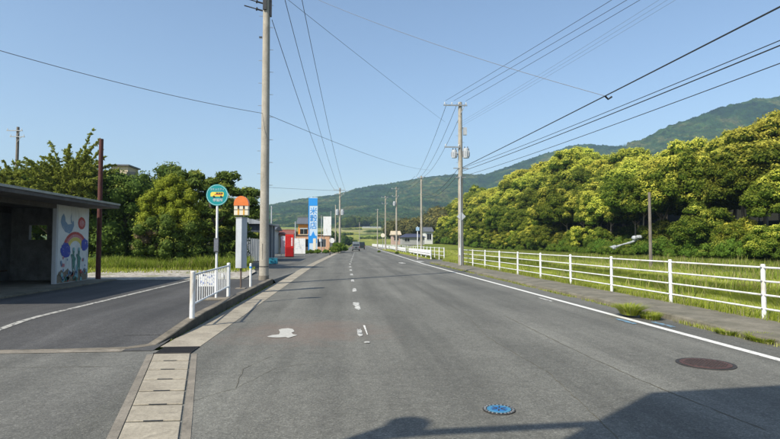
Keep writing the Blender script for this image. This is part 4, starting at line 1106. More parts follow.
# distant long white building and greenhouse on the terraces
for (px0, px1, py, h_, Y, lb_) in ((362, 381, 227.5, 0.5, 690, 'long low white building below the far wood'), (341, 350, 229.5, 0.3, 640, 'far pale greenhouse on the green terraces')):
    a0 = D(px0, py, Y); b0 = D(px1, py, Y)
    e_ = empty('farm_building', ((a0.x + b0.x) / 2, Y, a0.z)); wq = b0.x - a0.x
    MB().lohi((-wq / 2, 0, -3), (wq / 2, 8, h_)).build('wall', M_hwhite, e_)
    MB().prism([(-wq / 2 - .4, h_), (wq / 2 + .4, h_), (wq / 2 + .4, h_ + .3), (wq / 2 - 2, h_ + .8), (-wq / 2 + 2, h_ + .8), (-wq / 2 - .4, h_ + .3)], 'y', -.4, 8.4).build('roof', M_tin, e_)
    tag(e_, lb_, 'building')
# building peeking above the left trees
a0 = D(111, 167, 62); b0 = D(128, 164.8, 62)
e_ = empty('apartment_building', ((a0.x + b0.x) / 2, 62, 0)); wq = b0.x - a0.x
MB().lohi((-wq / 2, 0, 0), (wq / 2, 3, b0.z - .15)).build('wall', M_beige, e_)
MB().lohi((-wq / 2 - .2, -.3, b0.z - .15), (wq / 2 + .2, 3.2, b0.z)).build('roof', M_tile, e_)
for k in range(2): MB().lohi((-1 + k * 1.8, -.03, b0.z - 1.8), (k * 1.8, .0, b0.z - .8)).build('window', M_glassd, e_)
tag(e_, 'beige building whose flat roof just shows above the left trees', 'building')
# white hoarding on posts
Yh = 90; xa = D(323.2, 243, Yh).x; xb = D(331.2, 243, Yh).x; z0, z1 = D(325, 235.5, Yh).z, D(325, 216.5, Yh).z
e_ = empty('hoarding', ((xa + xb) / 2, Yh, 0)); wq = xb - xa
MB().lohi((-wq / 2, 0, z0), (wq / 2, .12, z1)).build('panel', M_white, e_)
for x in (-wq / 2 + .12, wq / 2 - .08): MB().cyl((x, .18, 0), (x, .18, z1 + (.9 if x > 0 else 0)), .06, None, 8).build('post', M_galv, e_)
tag(e_, 'blank white hoarding raised on grey posts right of the pylon sign', 'hoarding')
p = D(321.5, 243, 84); e_ = empty('flagpole', (p.x, 84, 0)); MB().cyl((0, 0, 0), (0, 0, D(321, 215.5, 84).z), .06, .05, 10).build('pole', M_white, e_, smooth=True)
MB().box((-.12, -.08, D(321, 240, 84).z), (.5, .04, .5)).build('plate', M_white, e_); MB().ball((0, 0, D(321, 215.5, 84).z), .09).build('cap', M_galv, e_)
tag(e_, 'slender white pole with a small plate in front of the shop window', 'pole')
p = D(332, 243, 86); zc = D(332, 240.5, 86).z; e_ = empty('traffic_mirror', (p.x, 86, 0)); MB().cyl((0, 0, 0), (0, 0, zc), .045, None, 8).build('post', M_galv, e_)
MB().cyl((0, -.12, zc), (0, -.04, zc), .42, .36, 24).build('mirror', M_white, e_, smooth=True)
tag(e_, 'round white mirror on a short post at the left road edge', 'mirror')
p = D(382.8, 243, 130); zc = D(382.8, 235.3, 130).z; e_ = empty('round_sign', (p.x, 130, 0)); MB().cyl((0, 0, 0), (0, 0, zc), .07, None, 8).build('post', M_galv, e_)
MB().cyl((0, -.12, zc), (0, -.04, zc), .5, None, 24).build('disc', M_cream, e_, smooth=True)
tag(e_, 'pale round roadside sign in front of the far houses', 'sign')
p = D(331.8, 243, 75); e_ = empty('delineator_post', (p.x - .1, 70, 0)); MB().cyl((0, 0, 0), (0, 0, .75), .06, None, 10).ball((0, 0, .75), .06).build('post', M_dark, e_, smooth=True); MB().cyl((0, 0, .55), (0, 0, .65), .064, None, 10).build('band', M_yel, e_)
tag(e_, 'short dark marker post at the left road edge before the shop', 'marker post')

# ------------------------------------------------------------------ vehicles
def car(name, loc, L_, W, H, prof, win, bodym, label, cat, rear_y=0, rz=0):
    """prof: side outline (y,z), rear at y=0. drives away from camera"""
    e_ = empty(name, loc, rz)
    # body with tumblehome: narrower above the belt
    belt = H * .52
    vs = []; n = len(prof)
    for s_ in (-1, 1):
        for y, z in prof:
            k = 1 - .13 * max(0, (z - belt) / (H - belt)); vs.append((s_ * W / 2 * k, y, z))
    fs = [tuple(range(n)), tuple(range(2 * n - 1, n - 1, -1))] + [(i, (i + 1) % n, n + (i + 1) % n, n + i) for i in range(n)]
    bd = MB().add(vs, fs).build('body', bodym, e_, bevel=.05)
    zb0, zb1 = win
    rw = MB().add([(-W * .40, -.012, zb0), (W * .40, -.012, zb0), (W * .37, .10, zb1), (-W * .37, .10, zb1), (-W * .40, .03, zb0), (W * .40, .03, zb0), (W * .37, .15, zb1), (-W * .37, .15, zb1)],
                  [(0, 1, 2, 3), (4, 7, 6, 5), (0, 4, 5, 1), (1, 5, 6, 2), (2, 6, 7, 3), (3, 7, 4, 0)]).build('rear_window', M_glassd, e_)
    for s_ in (-1, 1):
        k = W / 2
        MB().add([(s_ * (k + .004), .35, zb0), (s_ * (k + .004), L_ * .72, zb0), (s_ * (k * .90 + .02), L_ * .62, zb1), (s_ * (k * .90 + .02), .5, zb1)], [(0, 1, 2, 3)]).build('side_window', M_glassd, e_)
        MB().box((s_ * W * .43, -.015, H * .42), (.1, .04, .2)).build('tail_light', M_redd, e_)
        MB().box((s_ * (W / 2 + .1), L_ * .72, H * .56), (.14, .08, .16)).build('door_mirror', M_dark, e_, bevel=.02)
        for yy in (L_ * .17, L_ * .8):
            wh = MB().cyl((s_ * (W / 2 - .02), yy, .29), (s_ * (W / 2 - .2), yy, .29), .29, None, 20).build('wheel', M_tyre, e_, smooth=True)
            MB().cyl((s_ * (W / 2 - .01), yy, .29), (s_ * (W / 2 - .05), yy, .29), .17, None, 14).build('rim', M_galv, wh, smooth=True)
    MB().box((0, -.03, .36), (W * .96, .1, .18)).build('bumper', M_dark, e_, bevel=.03)
    MB().box((0, -.035, H * .40), (.40, .03, .24)).build('number_plate', M_dark, e_)
    return tag(e_, label, cat)
car('parked_van' if False else 'van', (float(D(356.1, 243, 106).x), 106, 0), 3.3, 1.55, 1.85, [(0, .3), (-.02, .9), (.1, 1.75), (.25, 1.85), (2.2, 1.85), (2.7, 1.7), (3.15, 1.0), (3.3, .9), (3.32, .3)], (1.05, 1.66), M_silver,
    'grey boxy van driving away along the middle of the road', 'van')
car('car', (float(D(361.6, 243, 135).x), 135, 0), 4.2, 1.7, 1.9, [(0, .3), (0, .95), (.1, 1.75), (.4, 1.9), (2.4, 1.85), (3.1, 1.05), (4.1, .9), (4.2, .3)], (1.1, 1.7), M_darkcar,
    'dark car half hidden behind the grey van', 'car')

# ------------------------------------------------------------------ vegetation
def leaves(C, Rr_, n_each, size, seed, updown=0.35, flat=1.0, bloomf=None, hemi=-0.55, elong=1.3, inner=.35, core=True, corek=.72):
    """C lobes centres (k,3), radii. Small leaf faces on shells of the lobes plus a closed core."""
    g = np.random.default_rng(seed); Vs = []; Fs = []; rn = []; bl = []; base = 0
    topz = C[:, 2].max()
    for c, r_ in zip(C, Rr_):
        n = int(n_each * r_ * r_)
        d = g.normal(size=(n * 2, 3)); d /= np.linalg.norm(d, axis=1)[:, None]
        d = d[d[:, 2] > hemi][:n]; n = len(d)
        rad = r_ * (1 - inner * g.random(n) ** 2 + .10 * g.random(n))
        wob = 1 + .16 * np.sin(d[:, 0] * 5 + c[0] * 3) * np.sin(d[:, 1] * 6 + c[1]) + .1 * np.sin(d[:, 2] * 9 + c[2])
        P = c + d * (rad * wob)[:, None] * np.array([1, 1, flat])
        nn = d + g.normal(size=(n, 3)) * .55; nn[:, 2] += updown; nn /= np.linalg.norm(nn, axis=1)[:, None]
        a1 = np.cross(nn, g.normal(size=(n, 3))); a1 /= np.linalg.norm(a1, axis=1)[:, None] + 1e-9; a2 = np.cross(nn, a1)
        s_ = size * (.6 + .8 * g.random(n))[:, None]
        q = np.stack([P - a1 * s_ * elong / 2, P + a2 * s_ / 2 * .8, P + a1 * s_ * elong / 2, P - a2 * s_ / 2 * .8], 1)
        Vs.append(q.reshape(-1, 3)); Fs.append(base + np.arange(n * 4).reshape(n, 4)); base += n * 4
        rr0 = np.clip(g.random(n) * .7 + .3 * g.random(), 0, 1)
        rn.append(np.repeat(rr0, 4))
        if bloomf: b = bloomf(d, P, c, r_, g)
        else: b = np.zeros(n)
        bl.append(np.repeat(b, 4))
        if core:
            seg, rg = 8, 5; vv = []
            for j in range(rg + 1):
                for i in range(seg):
                    ph = PI * j / rg; th = 2 * PI * i / seg; vv.append((math.sin(ph) * math.cos(th), math.sin(ph) * math.sin(th), math.cos(ph) * flat))
            vv = np.array(vv) * r_ * corek * (1 + .12 * g.random((len(vv), 1))) + c
            ff = np.array([(j * seg + i, (j + 1) * seg + i, (j + 1) * seg + (i + 1) % seg, j * seg + (i + 1) % seg) for j in range(rg) for i in range(seg)])
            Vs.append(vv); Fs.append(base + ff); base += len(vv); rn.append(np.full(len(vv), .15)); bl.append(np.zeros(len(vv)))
    return np.concatenate(Vs), np.concatenate(Fs), np.concatenate(rn), np.concatenate(bl)
def dome(k, a_, c_, seed, r0, r1, zc, low=-.25):
    g = np.random.default_rng(seed); d = []
    while len(d) < k:
        v = g.normal(size=3); v /= np.linalg.norm(v)
        if v[2] > low and (not d or min(np.linalg.norm(v - w_) for w_ in d) > .9 * math.sqrt(5.0 / k)): d.append(v)
        elif g.random() < .02 and v[2] > low: d.append(v)
    d = np.array(d); rad = (.72 + .3 * g.random(k))[:, None]
    C = d * rad * np.array([a_, a_ * (.85 + .3 * g.random()), c_]); C[:, 2] += zc
    C = np.concatenate([C, [[0, 0, zc], [a_ * .3, 0, zc + c_ * .2], [-a_ * .3, .1, zc + c_ * .1]]])
    Rz = np.concatenate([r0 + (r1 - r0) * g.random(k), [a_ * .55, a_ * .5, a_ * .5]])
    return C, Rz
def bloomfun(amount, thr=.15):
    def f(d, P, c, r_, g):
        lobe = g.random() < amount; b = np.clip((d[:, 2] - thr) * 2.2 + g.normal(size=len(d)) * .3, 0, 1)
        return b * (.55 + .45 * g.random()) if lobe else b * .12
    return f
def bloomtop(amount, zmid, a_):
    def f(d, P, c, r_, g):
        up = np.clip((c[2] - zmid) / a_ * 1.3 + .75, 0, 1)
        lobe = g.random() < amount * (.35 + .65 * up); b = np.clip((d[:, 2] + .15) * 2.0 + g.normal(size=len(d)) * .25, 0, 1)
        return b * (.65 + .35 * g.random()) if lobe else b * .2
    return f
def trunk_mesh(name, h, r_, seed, mat, limbs=4, spread=2.0, lean=.3, top=None):
    g = random.Random(seed); mb = MB(); lx, ly = g.uniform(-lean, lean), g.uniform(-lean, lean)
    pts = [(lx * t_ * t_ + .08 * math.sin(4 * t_ + seed), ly * t_ * t_, h * t_ - 3.0 * (t_ == 0)) for t_ in np.linspace(0, 1, 7)]
    mb.tube(pts, [r_ * (1.25 if k == 0 else 1 - .6 * k / 6) for k in range(7)], 9)
    for i in range(limbs):
        t_ = g.uniform(.45, .85); b_ = Vector((lx * t_ * t_, ly * t_ * t_, h * t_)); th = 2 * PI * i / limbs + g.uniform(-.4, .4)
        L_ = spread * g.uniform(.7, 1.1); e1 = b_ + Vector((math.cos(th) * L_ * .5, math.sin(th) * L_ * .5, L_ * .45)); e2 = b_ + Vector((math.cos(th) * L_, math.sin(th) * L_, L_ * 1.1))
        mb.tube([b_, e1, e2], [r_ * .45, r_ * .3, r_ * .12], 6)
    o = mb.build(name, mat, smooth=True); me = o.data; bpy.data.objects.remove(o); return me
def crown_me(name, V, Fq, rn, bl, mat): return npmesh(name, V, Fq, mat, {'rnd': rn, 'bloom': bl})

# hillside evergreens: variants
VAR = []
for s_ in range(9):
    am = [1, 1, .95, .7, .45, 1, .12, .85, .06][s_]
    rad = [3.9, 4.3, 3.6, 4.0, 4.2, 4.8, 3.7, 3.3, 4.4][s_]
    C, Rz = dome([64, 74, 56, 60, 66, 80, 54, 44, 64][s_], rad, rad * [.75, .7, .85, .8, .75, .7, .95, .9, .8][s_], 50 + s_, .5, 1.05, 6.2, -.5)
    C[:, 2] += 0
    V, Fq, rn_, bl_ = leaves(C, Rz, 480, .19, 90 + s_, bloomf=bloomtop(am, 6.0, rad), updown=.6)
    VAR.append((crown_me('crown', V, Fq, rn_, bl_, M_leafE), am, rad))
TR = [trunk_mesh('trunk', 6.5, .2, 3, M_bark, 4, 2.2), trunk_mesh('trunk', 6.8, .15, 4, M_barkp, 5, 2.0, .6), trunk_mesh('trunk', 6.2, .24, 5, M_bark, 5, 2.4, .5)]
def hill_label(am):
    if am > .8: return ('golden blossoming evergreen tree on the right hillside', 'blossoming golden trees of the hillside wood')
    if am > .4: return ('evergreen tree half covered in yellow blossom on the right hillside', 'half blossoming trees of the hillside wood')
    return ('plain dark green evergreen tree on the right hillside', 'dark green trees of the hillside wood')
g = random.Random(21); ntree = 0
def plant_tree(x, y, vi, sc, ti, z=None, rz=None, label=None, zs=1.0):
    global ntree
    am = VAR[vi][1]; e_ = empty('evergreen_tree', (x, y, (float(gh(x, y)) if z is None else z) - .1), g.uniform(0, 6.28) if rz is None else rz)
    e_.scale = (sc, sc, sc * zs)
    c = objof('crown', VAR[vi][0], e_); t_ = objof('trunk', TR[ti], e_)
    lb_, gp = hill_label(am)
    tag(e_, label or lb_, 'tree', None if label else gp); ntree += 1; return e_
rows = [(39.5, 5.4, .80, (6, 4, 8, 3, 6, 8, 7, 4)), (45, 6.0, .9, (4, 6, 3, 7, 8, 2, 0)), (51, 6.4, 1.0, (2, 7, 3, 0, 4, 5, 6)), (57, 6.6, 1.08, (0, 1, 5, 2, 7, 3, 0, 6)), (63, 6.8, 1.1, (1, 0, 5, 2, 0, 3, 5))]
for ri, (X, stp, sc, kinds) in enumerate(rows):
    y = 20 + ri * 4.0
    while y < 262 - ri * 0:
        x = X + g.uniform(-1.6, 1.6); y += stp * g.uniform(.75, 1.1) * (1 + (y > 150) * .3)
        if y > 215 and X < 50 and ri < 3: x += (y - 215) * .25
        u = 346 + x / y * F
        if u > 830 or (ri >= 3 and y < 55): continue
        # golden kinds favoured on the crest
        plant_tree(x, y, g.choice(kinds), sc * 1.2 * g.uniform(.8, 1.15), g.randrange(3), z=float(gh(x, y)) + (.7 if ri == 0 and y < 98 else 0), zs=g.uniform(.85, 1.12))
# back of the crest, to close the outline
y = 22
while y < 235:      # low branching trees at the left foot of the wood
    y += g.uniform(3.6, 5.4); x = 37.4 + g.uniform(-.8, .8) + max(0, y - 200) * .1
    if 56 < y < 74 and g.random() < .6: continue
    plant_tree(x, y, g.choice((6, 8, 4, 3)), g.uniform(.6, .85) * (.92 if y < 98 else 1), g.randrange(3), z=float(gh(x, y)) - 1.9 )
y = 92
while y < 300:
    y += g.uniform(7, 10); plant_tree(70 + g.uniform(-2, 2), y, g.choice((1, 5, 0, 2, 4)), 1.1, 0)

# shrubs at the foot of the wood
SHR = []
for s_ in range(4):
    C, Rz = dome(22, 1.3, .9, 200 + s_, .25, .55, .65, -.2)
    V, Fq, rn_, bl_ = leaves(C, Rz, 900, .10, 220 + s_, bloomf=bloomfun(.35, .3))
    SHR.append(crown_me('foliage', V, Fq, rn_, bl_, M_leafB))
SST = trunk_mesh('stem', .9, .05, 8, M_bark, 4, .6)
def shrub(x, y, sc, vi, label, gp=None, z=None, zs=1):
    e_ = empty('shrub', (x, y, (float(gh(x, y)) if z is None else z)), g.uniform(0, 6.28)); e_.scale = (sc, sc, sc * zs)
    objof('foliage', SHR[vi], e_); objof('stem', SST, e_); tag(e_, label, 'shrub', gp); return e_
y = 22
while y < 225:
    st_ = 1.1 if y < 90 else 2.2; y += st_ * g.uniform(.6, 1.4); x = 36.0 + g.uniform(-1.9, 2.2)
    if 346 + x / y * F > 830: continue
    shrub(x, y, g.choice((.45, .6, .8, .9, 1.2)) * g.uniform(.85, 1.1), g.randrange(4), 'bright green shrub in the row along the foot of the wood', 'shrubs along the foot of the hillside wood', zs=g.uniform(.8, 1.3))
y = 24
while y < 120:
    y += g.uniform(1.6, 3.2); x = g.choice((40.5, 44, 48)) + g.uniform(-1.5, 1.5)
    if 346 + x / y * F > 830: continue
    shrub(x, y, g.uniform(.9, 1.5), g.randrange(4), 'shady undergrowth bush among the trunks inside the wood', 'undergrowth bushes inside the wood')
for px, Y, sc_, lb_ in ((606, 62.5, .75, 'low bush just left of the pale pipe chute'), (615, 64.5, .7, 'bush directly under the lower end of the pale pipe chute'), (624, 64.8, .95, 'bush behind the middle of the pale pipe chute'), (633, 65, 1.15, 'bush behind the upper part of the pale pipe chute'), (641, 63.6, 1.25, 'taller bush carrying the upper end of the pale pipe chute'), (628, 61.6, .55, 'small bush in front of the pale pipe chute')):
    p = D(px, 243, Y); shrub(p.x, p.y, sc_, g.randrange(4), lb_)
# pale sheet / chute on the shrubs
p0 = D(612, 249.0, 62.8); p1 = D(640, 237.5, 62.6)
e_ = empty('drain_chute', (p0.x, p0.y, 0)); o0 = Vector(e_.location)
pts = [lerp(p0, p1, t_) + Vector((0, 0, .10 * math.sin(t_ * PI * 2) - .05)) for t_ in np.linspace(0, 1, 13)]
part(MB().tube(pts, [.11 + .02 * (k % 2) + .03 * math.sin(k) for k in range(13)], 8), 'pipe', M_tarp, e_, o0, smooth=True)
part(MB().ball(p0 + Vector((0, 0, .1)), (.55, .4, .28), 9, 5).ball(p0 + Vector((.35, 0, .28)), (.4, .35, .2), 8, 5), 'outlet', M_tarp, e_, o0)
part(MB().ball(p1 + Vector((-.1, 0, .05)), (.5, .4, .26), 9, 5).ball(p1 + Vector((-.7, 0, -.05)), (.35, .35, .3), 7, 5), 'inlet', M_tarp, e_, o0)
part(MB().cyl((p0.x, p0.y + .2, -.1), (p0.x, p0.y + .2, p0.z), .07), 'support', M_galv, e_, o0)
tag(e_, 'pale silvery pipe chute slanting down through the shrubs below the wood', 'pipe')

# ---- left trees
def tree(name, x, y, V, Fq, rn_, bl_, mat, tme, label, z=0.0, extra=None):
    e_ = empty(name, (x, y, z)); objof('crown', crown_me('crown', V, Fq, rn_, bl_, mat), e_); objof('trunk', tme, e_)
    return tag(e_, label, 'tree')
TLS = trunk_mesh('trunk', 1.8, .1, 33, M_bark, 3, .3, .05)
TL = trunk_mesh('trunk', 4.2, .16, 31, M_bark, 5, 1.4)
def lobes_from(pxs, Y, r_, jy=1.2, seed=0, x0=0, n_in=2):
    """pxs: list of (px,py) on the silhouette -> lobe centres around depth Y, in tree-local coordinates"""
    gg = np.random.default_rng(seed); C = []
    for px, py in pxs:
        p = D(px, py, Y)
        for k in range(n_in): C.append((p.x - x0 + gg.normal() * .12, gg.uniform(-jy, jy), p.z + gg.normal() * .12))
    C = np.array(C); return C, r_ * (.8 + .5 * gg.random(len(C)))
def fill(outline_top, px0, px1, y_base, step):
    out = []; 
    for px in np.arange(px0, px1 + .1, step):
        yt = np.interp(px, [a_ for a_, b_ in outline_top], [b_ for a_, b_ in outline_top])
        for py in np.arange(yt + step * .75, y_base, step): out.append((px + random.Random(px * py).uniform(-3, 3), py + random.Random(px + py).uniform(-3, 3)))
    return out
def dense(px0, px1, top_, Y, mat, label, seed, step=11, r_=.62, base=262, leaf=.13, jy=1.3, bf=None, n_each=620, z=0, name='broadleaf_tree'):
    xm = D((px0 + px1) / 2, 243, Y).x
    C, Rz = lobes_from(fill(top_, px0, px1, base, step), Y, r_, jy, seed, xm)
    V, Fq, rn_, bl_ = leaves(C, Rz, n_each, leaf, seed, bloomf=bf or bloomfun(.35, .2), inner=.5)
    return tree(name, xm, Y, V, Fq, rn_, bl_, mat, TLS if Y < 33 else TL, label)
dense(104, 150, [(104, 185), (112, 172), (122, 176), (135, 178), (150, 184)], 36, M_leafD, 'dark bushy tree between the red pole and the round yellow green tree', 301)
dense(150, 186, [(150, 176), (158, 166), (172, 167), (180, 163), (187, 172)], 39, M_leafD, 'taller dark tree rising behind the round yellow green tree', 302)
dense(0, 34, [(0, 168), (12, 172), (24, 173), (34, 176)], 40, M_leafD, 'dark tree at the far left edge behind the shelter roof', 303)
dense(30, 74, [(30, 172), (45, 168), (60, 172), (74, 168)], 38, M_leafD, 'dense dark tree behind the feathery juniper', 308, base=230)
dense(74, 106, [(74, 172), (90, 170), (106, 178)], 38, M_leafD, 'dense dark tree just left of the red steel pole', 309)
# feathery juniper: arching sprays
def spray_tree(name, x, y, tips, mat, label, seed, leafs=.085, base_h=2.0):
    gg = np.random.default_rng(seed); Vs = []; Fs = []; base = 0; rn_ = []
    mb = MB()
    for (tx, ty, tz) in tips:
        P0 = np.array([tx * .15, ty * .15, base_h + gg.uniform(0, 1.5)]); P2 = np.array([tx, ty, tz]); P1 = (P0 + P2) / 2 + np.array([-tx * .25, 0, 1.0 + gg.uniform(0, .7)])
        ts = np.linspace(0, 1, 15); C = ((1 - ts) ** 2)[:, None] * P0 + (2 * ts * (1 - ts))[:, None] * P1 + (ts ** 2)[:, None] * P2
        mb.tube([tuple(c) for c in C[::2]], [.05 * (1 - .85 * k / 7) for k in range(8)], 5)
        for k in range(3, 15):
            tg = C[k] - C[k - 1]; tg /= np.linalg.norm(tg)
            for b in range(7 if k < 11 else 5):
                L_ = (.62 * (1 - k / 15) + .10) * gg.uniform(.6, 1.2); dv_ = tg * .9 + gg.normal(size=3) * .55; dv_ /= np.linalg.norm(dv_)
                n = int(10 + 34 * L_); u_ = gg.random(n); P = C[k] + (tg * gg.uniform(0, .15)) + dv_ * (u_ * L_)[:, None] + gg.normal(size=(n, 3)) * .025
                P[:, 2] -= u_ ** 2 * L_ * .2
                a1 = dv_ + gg.normal(size=(n, 3)) * .5; a1 /= np.linalg.norm(a1, axis=1)[:, None]
                a2 = np.cross(a1, gg.normal(size=(n, 3))); a2 /= np.linalg.norm(a2, axis=1)[:, None]; s_ = leafs * (.6 + .6 * gg.random(n))[:, None]
                q = np.stack([P - a1 * s_ * .6, P + a2 * s_ * .4, P + a1 * s_, P - a2 * s_ * .4], 1)
                Vs.append(q.reshape(-1, 3)); Fs.append(base + np.arange(4 * n).reshape(n, 4)); base += 4 * n; rn_.append(np.repeat(gg.random(n), 4))
    V = np.concatenate(Vs); Fq = np.concatenate(Fs); rn_ = np.concatenate(rn_)
    e_ = empty(name, (x, y, 0)); objof('crown', crown_me('crown', V, Fq, rn_, np.zeros(len(rn_)), mat), e_)
    mb.tube([(0, 0, -.2), (.05, 0, base_h), (0, .05, base_h + 2.0)], [.16, .12, .05], 8); mb.build('trunk', M_bark, e_, smooth=True)
    return tag(e_, label, 'tree')
def tips(list_px, Y, xm, extra, seed):
    gg = random.Random(seed); out = []
    for px, py in list_px:
        p = D(px, py, Y); out.append((p.x - xm, gg.uniform(-.8, .8), p.z))
    xs_ = [t_[0] for t_ in out]; zs_ = [t_[2] for t_ in out]
    for k in range(extra):
        x = gg.uniform(min(xs_), max(xs_)); zt_ = np.interp(x, sorted(xs_), [z for _, z in sorted(zip(xs_, zs_))]); out.append((x, gg.uniform(-2.2, 1.4), zt_ - gg.uniform(.5, 3.4)))
    return out
xm = D(70, 243, 35).x
spray_tree('juniper_tree', xm, 35, tips([(27, 163), (38, 156), (47, 143), (55, 158), (66, 152), (78, 160), (90, 131), (96, 150), (103, 143), (108, 160), (112, 170)], 35, xm, 150, 1), M_leafJ, 'feathery juniper with arching sprays behind the shelter roof', 401)
xm = D(18, 243, 37).x
spray_tree('juniper_tree', xm, 37, tips([(-10, 165), (2, 168), (12, 165), (22, 172), (33, 166)], 37, xm, 50, 2), M_leafJ, 'lower feathery juniper at the far left edge', 402)
# round yellow-green tree with dry creeper below
dense(146, 198, [(142, 214), (147, 194), (157, 182), (170, 177), (184, 182), (194, 194), (199, 214)], 32.3, M_leafY, 'round yellow green domed tree above the weeds', 304, step=6, r_=.30, base=254, leaf=.075, n_each=1900, jy=.6, name='round_tree')
e_ = dense(146, 200, [(146, 222), (160, 214), (180, 220), (200, 205)], 31.9, M_leafD, 'dark ivy clad lower growth under the round yellow green tree', 305, step=8, r_=.4, base=262, leaf=.09, n_each=1100)
dense(140, 182, [(142, 222), (160, 232), (182, 236)], 31.4, M_dryivy, 'dry brown creeper hanging at the foot of the round tree', 306, step=9, r_=.26, base=250, leaf=.08, n_each=700, jy=.4, name='creeper')
# pine-like layered tree on the right of the group
def pine(px_pads, Y, xm, label, seed, mat):
    C = []; Rz = []; gg = np.random.default_rng(seed)
    for px, py, w_ in px_pads:
        p = D(px, py, Y); n = max(3, int(w_ * 4))
        for k in range(n): C.append((p.x - xm + gg.uniform(-w_, w_), gg.uniform(-w_, w_) * .8, p.z + gg.normal() * .07)); Rz.append(.42 * gg.uniform(.75, 1.25))
    V, Fq, rn_, bl_ = leaves(np.array(C), np.array(Rz), 900, .12, seed, flat=.6, bloomf=bloomfun(.4, .2), elong=2.4)
    return tree('pine_tree', xm, Y, V, Fq, rn_, bl_, mat, TL, label)
xm = D(215, 243, 33).x
pine([(186, 176, .6), (198, 186, .7), (206, 183, .6), (220, 182, .6), (228, 176, .35), (190, 195, .9), (226, 190, .8), (240, 192, .6), (250, 193, .4), (212, 198, 1.1), (235, 203, .9), (247, 208, .7), (200, 212, 1.1),
      (222, 214, 1.2), (243, 220, .8), (255, 214, .3), (208, 226, 1.2), (232, 230, 1.0), (247, 236, .6), (215, 240, 1.2), (236, 246, .8), (204, 250, .9), (222, 256, 1.0)], 33, xm, 'dark layered tree overhanging the bus stop signs', 501, M_leafD)
dense(200, 244, [(200, 200), (222, 196), (244, 206)], 37, M_leafD, 'dark evergreen filling behind the bus stop signs', 307, step=13)
# more behind, so that no sky shows low down
for k, (px, Y, sc) in enumerate(((-40, 44, 1.0), (-90, 42, 1.0), (215, 52, .8), (248, 60, .75), (10, 50, .95), (60, 47, .85), (110, 46, .8), (160, 47, .8))):
    p = D(px, 243, Y); plant_tree(p.x, p.y, (6, 8, 6, 8, 4, 6, 8, 4)[k], sc * (.72 if px > 0 else .8), 0, z=0,
        label=['dark tree beyond the left edge of the shelter', 'second dark tree beyond the left edge of the shelter', 'tree behind the bus stop lantern', 'tree behind the tin shed', 'tree behind the far left juniper', 'tree behind the arching juniper', 'tree behind the red steel pole', 'tree behind the round yellow green tree'][k])
# shrubs near shop
for px, Y, sc, lb_ in ((338.5, 88, .9, 'grassy green bush at the foot of the pole above the van'), (334.5, 84, .6, 'small bush beside the round white mirror'), (311, 80, .35, 'tiny shrub at the foot of the pylon sign'),
                       (317.5, 80, .4, 'dark little shrub before the shop wall'), (326, 82, .35, 'low shrub below the white hoarding'), (306, 78, .3, 'low planting beside the white advertising board'), (340.5, 96, .8, 'bush at the left road verge by the bend'),
                       (379, 90, .2, 'weed clump between the guardrails'), (397, 76, .22, 'yellowish weed clump at the gap between the guardrails')):
    p = D(px, 243, Y); shrub(p.x, p.y, sc, g.randrange(4), lb_, z=0)
# woods in the middle distance: one mass each
def wood(name, pts, mat, label, leaf=1.1, n_each=9, seed=0):
    gg = np.random.default_rng(seed); C = []; Rz = []
    for (x, y, z, r_) in pts:
        for k in range(5): C.append((x + gg.normal() * r_ * .5, y + gg.normal() * r_ * .5, z + r_ * (.35 + .5 * gg.random()))); Rz.append(r_ * gg.uniform(.45, .7))
    V, Fq, rn_, bl_ = leaves(np.array(C), np.array(Rz), n_each, leaf, seed, bloomf=bloomfun(.3, .1), corek=.85)
    o = objof(name, crown_me(name, V, Fq, rn_, bl_, mat)); return tag(o, label, 'wood', kind='stuff')
def hz(px, Y):   # height of the hill sheet under a photo column
    return float(-0.06 + 21 * sm(345, 720, Y))
gg = np.random.default_rng(78); pts = []
for (Yh_, pa, pb) in ((420, 336, 356), (470, 362, 395), (520, 334, 350), (560, 368, 384), (610, 345, 362)):
    for px in np.arange(pa, pb, .9):
        p = D(px + gg.uniform(-.5, .5), 243, Yh_ + gg.uniform(-4, 4)); pts.append((p.x, p.y, hz(px, Yh_) - .4, gg.uniform(.8, 2.2)))
wood('hedge_line', pts, M_leafD, 'dark hedge lines dividing the green terraces', .5, 30, 6)
gg = np.random.default_rng(77); pts = []
for k in range(120):
    px = gg.uniform(343, 392); Y = gg.uniform(715, 800); p = D(px, 243, Y); pts.append((p.x, Y, hz(px, Y) + (5 if 348 < px < 372 else 0), gg.uniform(5, 9)))
wood('far_wood', pts, M_leafD, 'dark far-off wood below the hills in the middle of the picture', seed=1)
pts = []
for k in range(110):
    px = gg.uniform(402, 446); Y = gg.uniform(225, 330); p = D(px, 243, Y); pts.append((p.x, Y, float(gh(p.x, Y)) + 2.5 + (px - 402) * .07, gg.uniform(4, 6.5)))
wood('far_wood', pts, M_leafW, 'mixed yellow and green far-off wood behind the houses', .6, 24, 2)
pts = []
for k in range(90):
    px = gg.uniform(225, 345); Y = gg.uniform(210, 330); p = D(px, 243, Y); pts.append((p.x, Y, .5, gg.uniform(3, 5)))
wood('far_wood', pts, M_leafD, 'low far-off tree belt behind the shop and signs', .6, 24, 3)

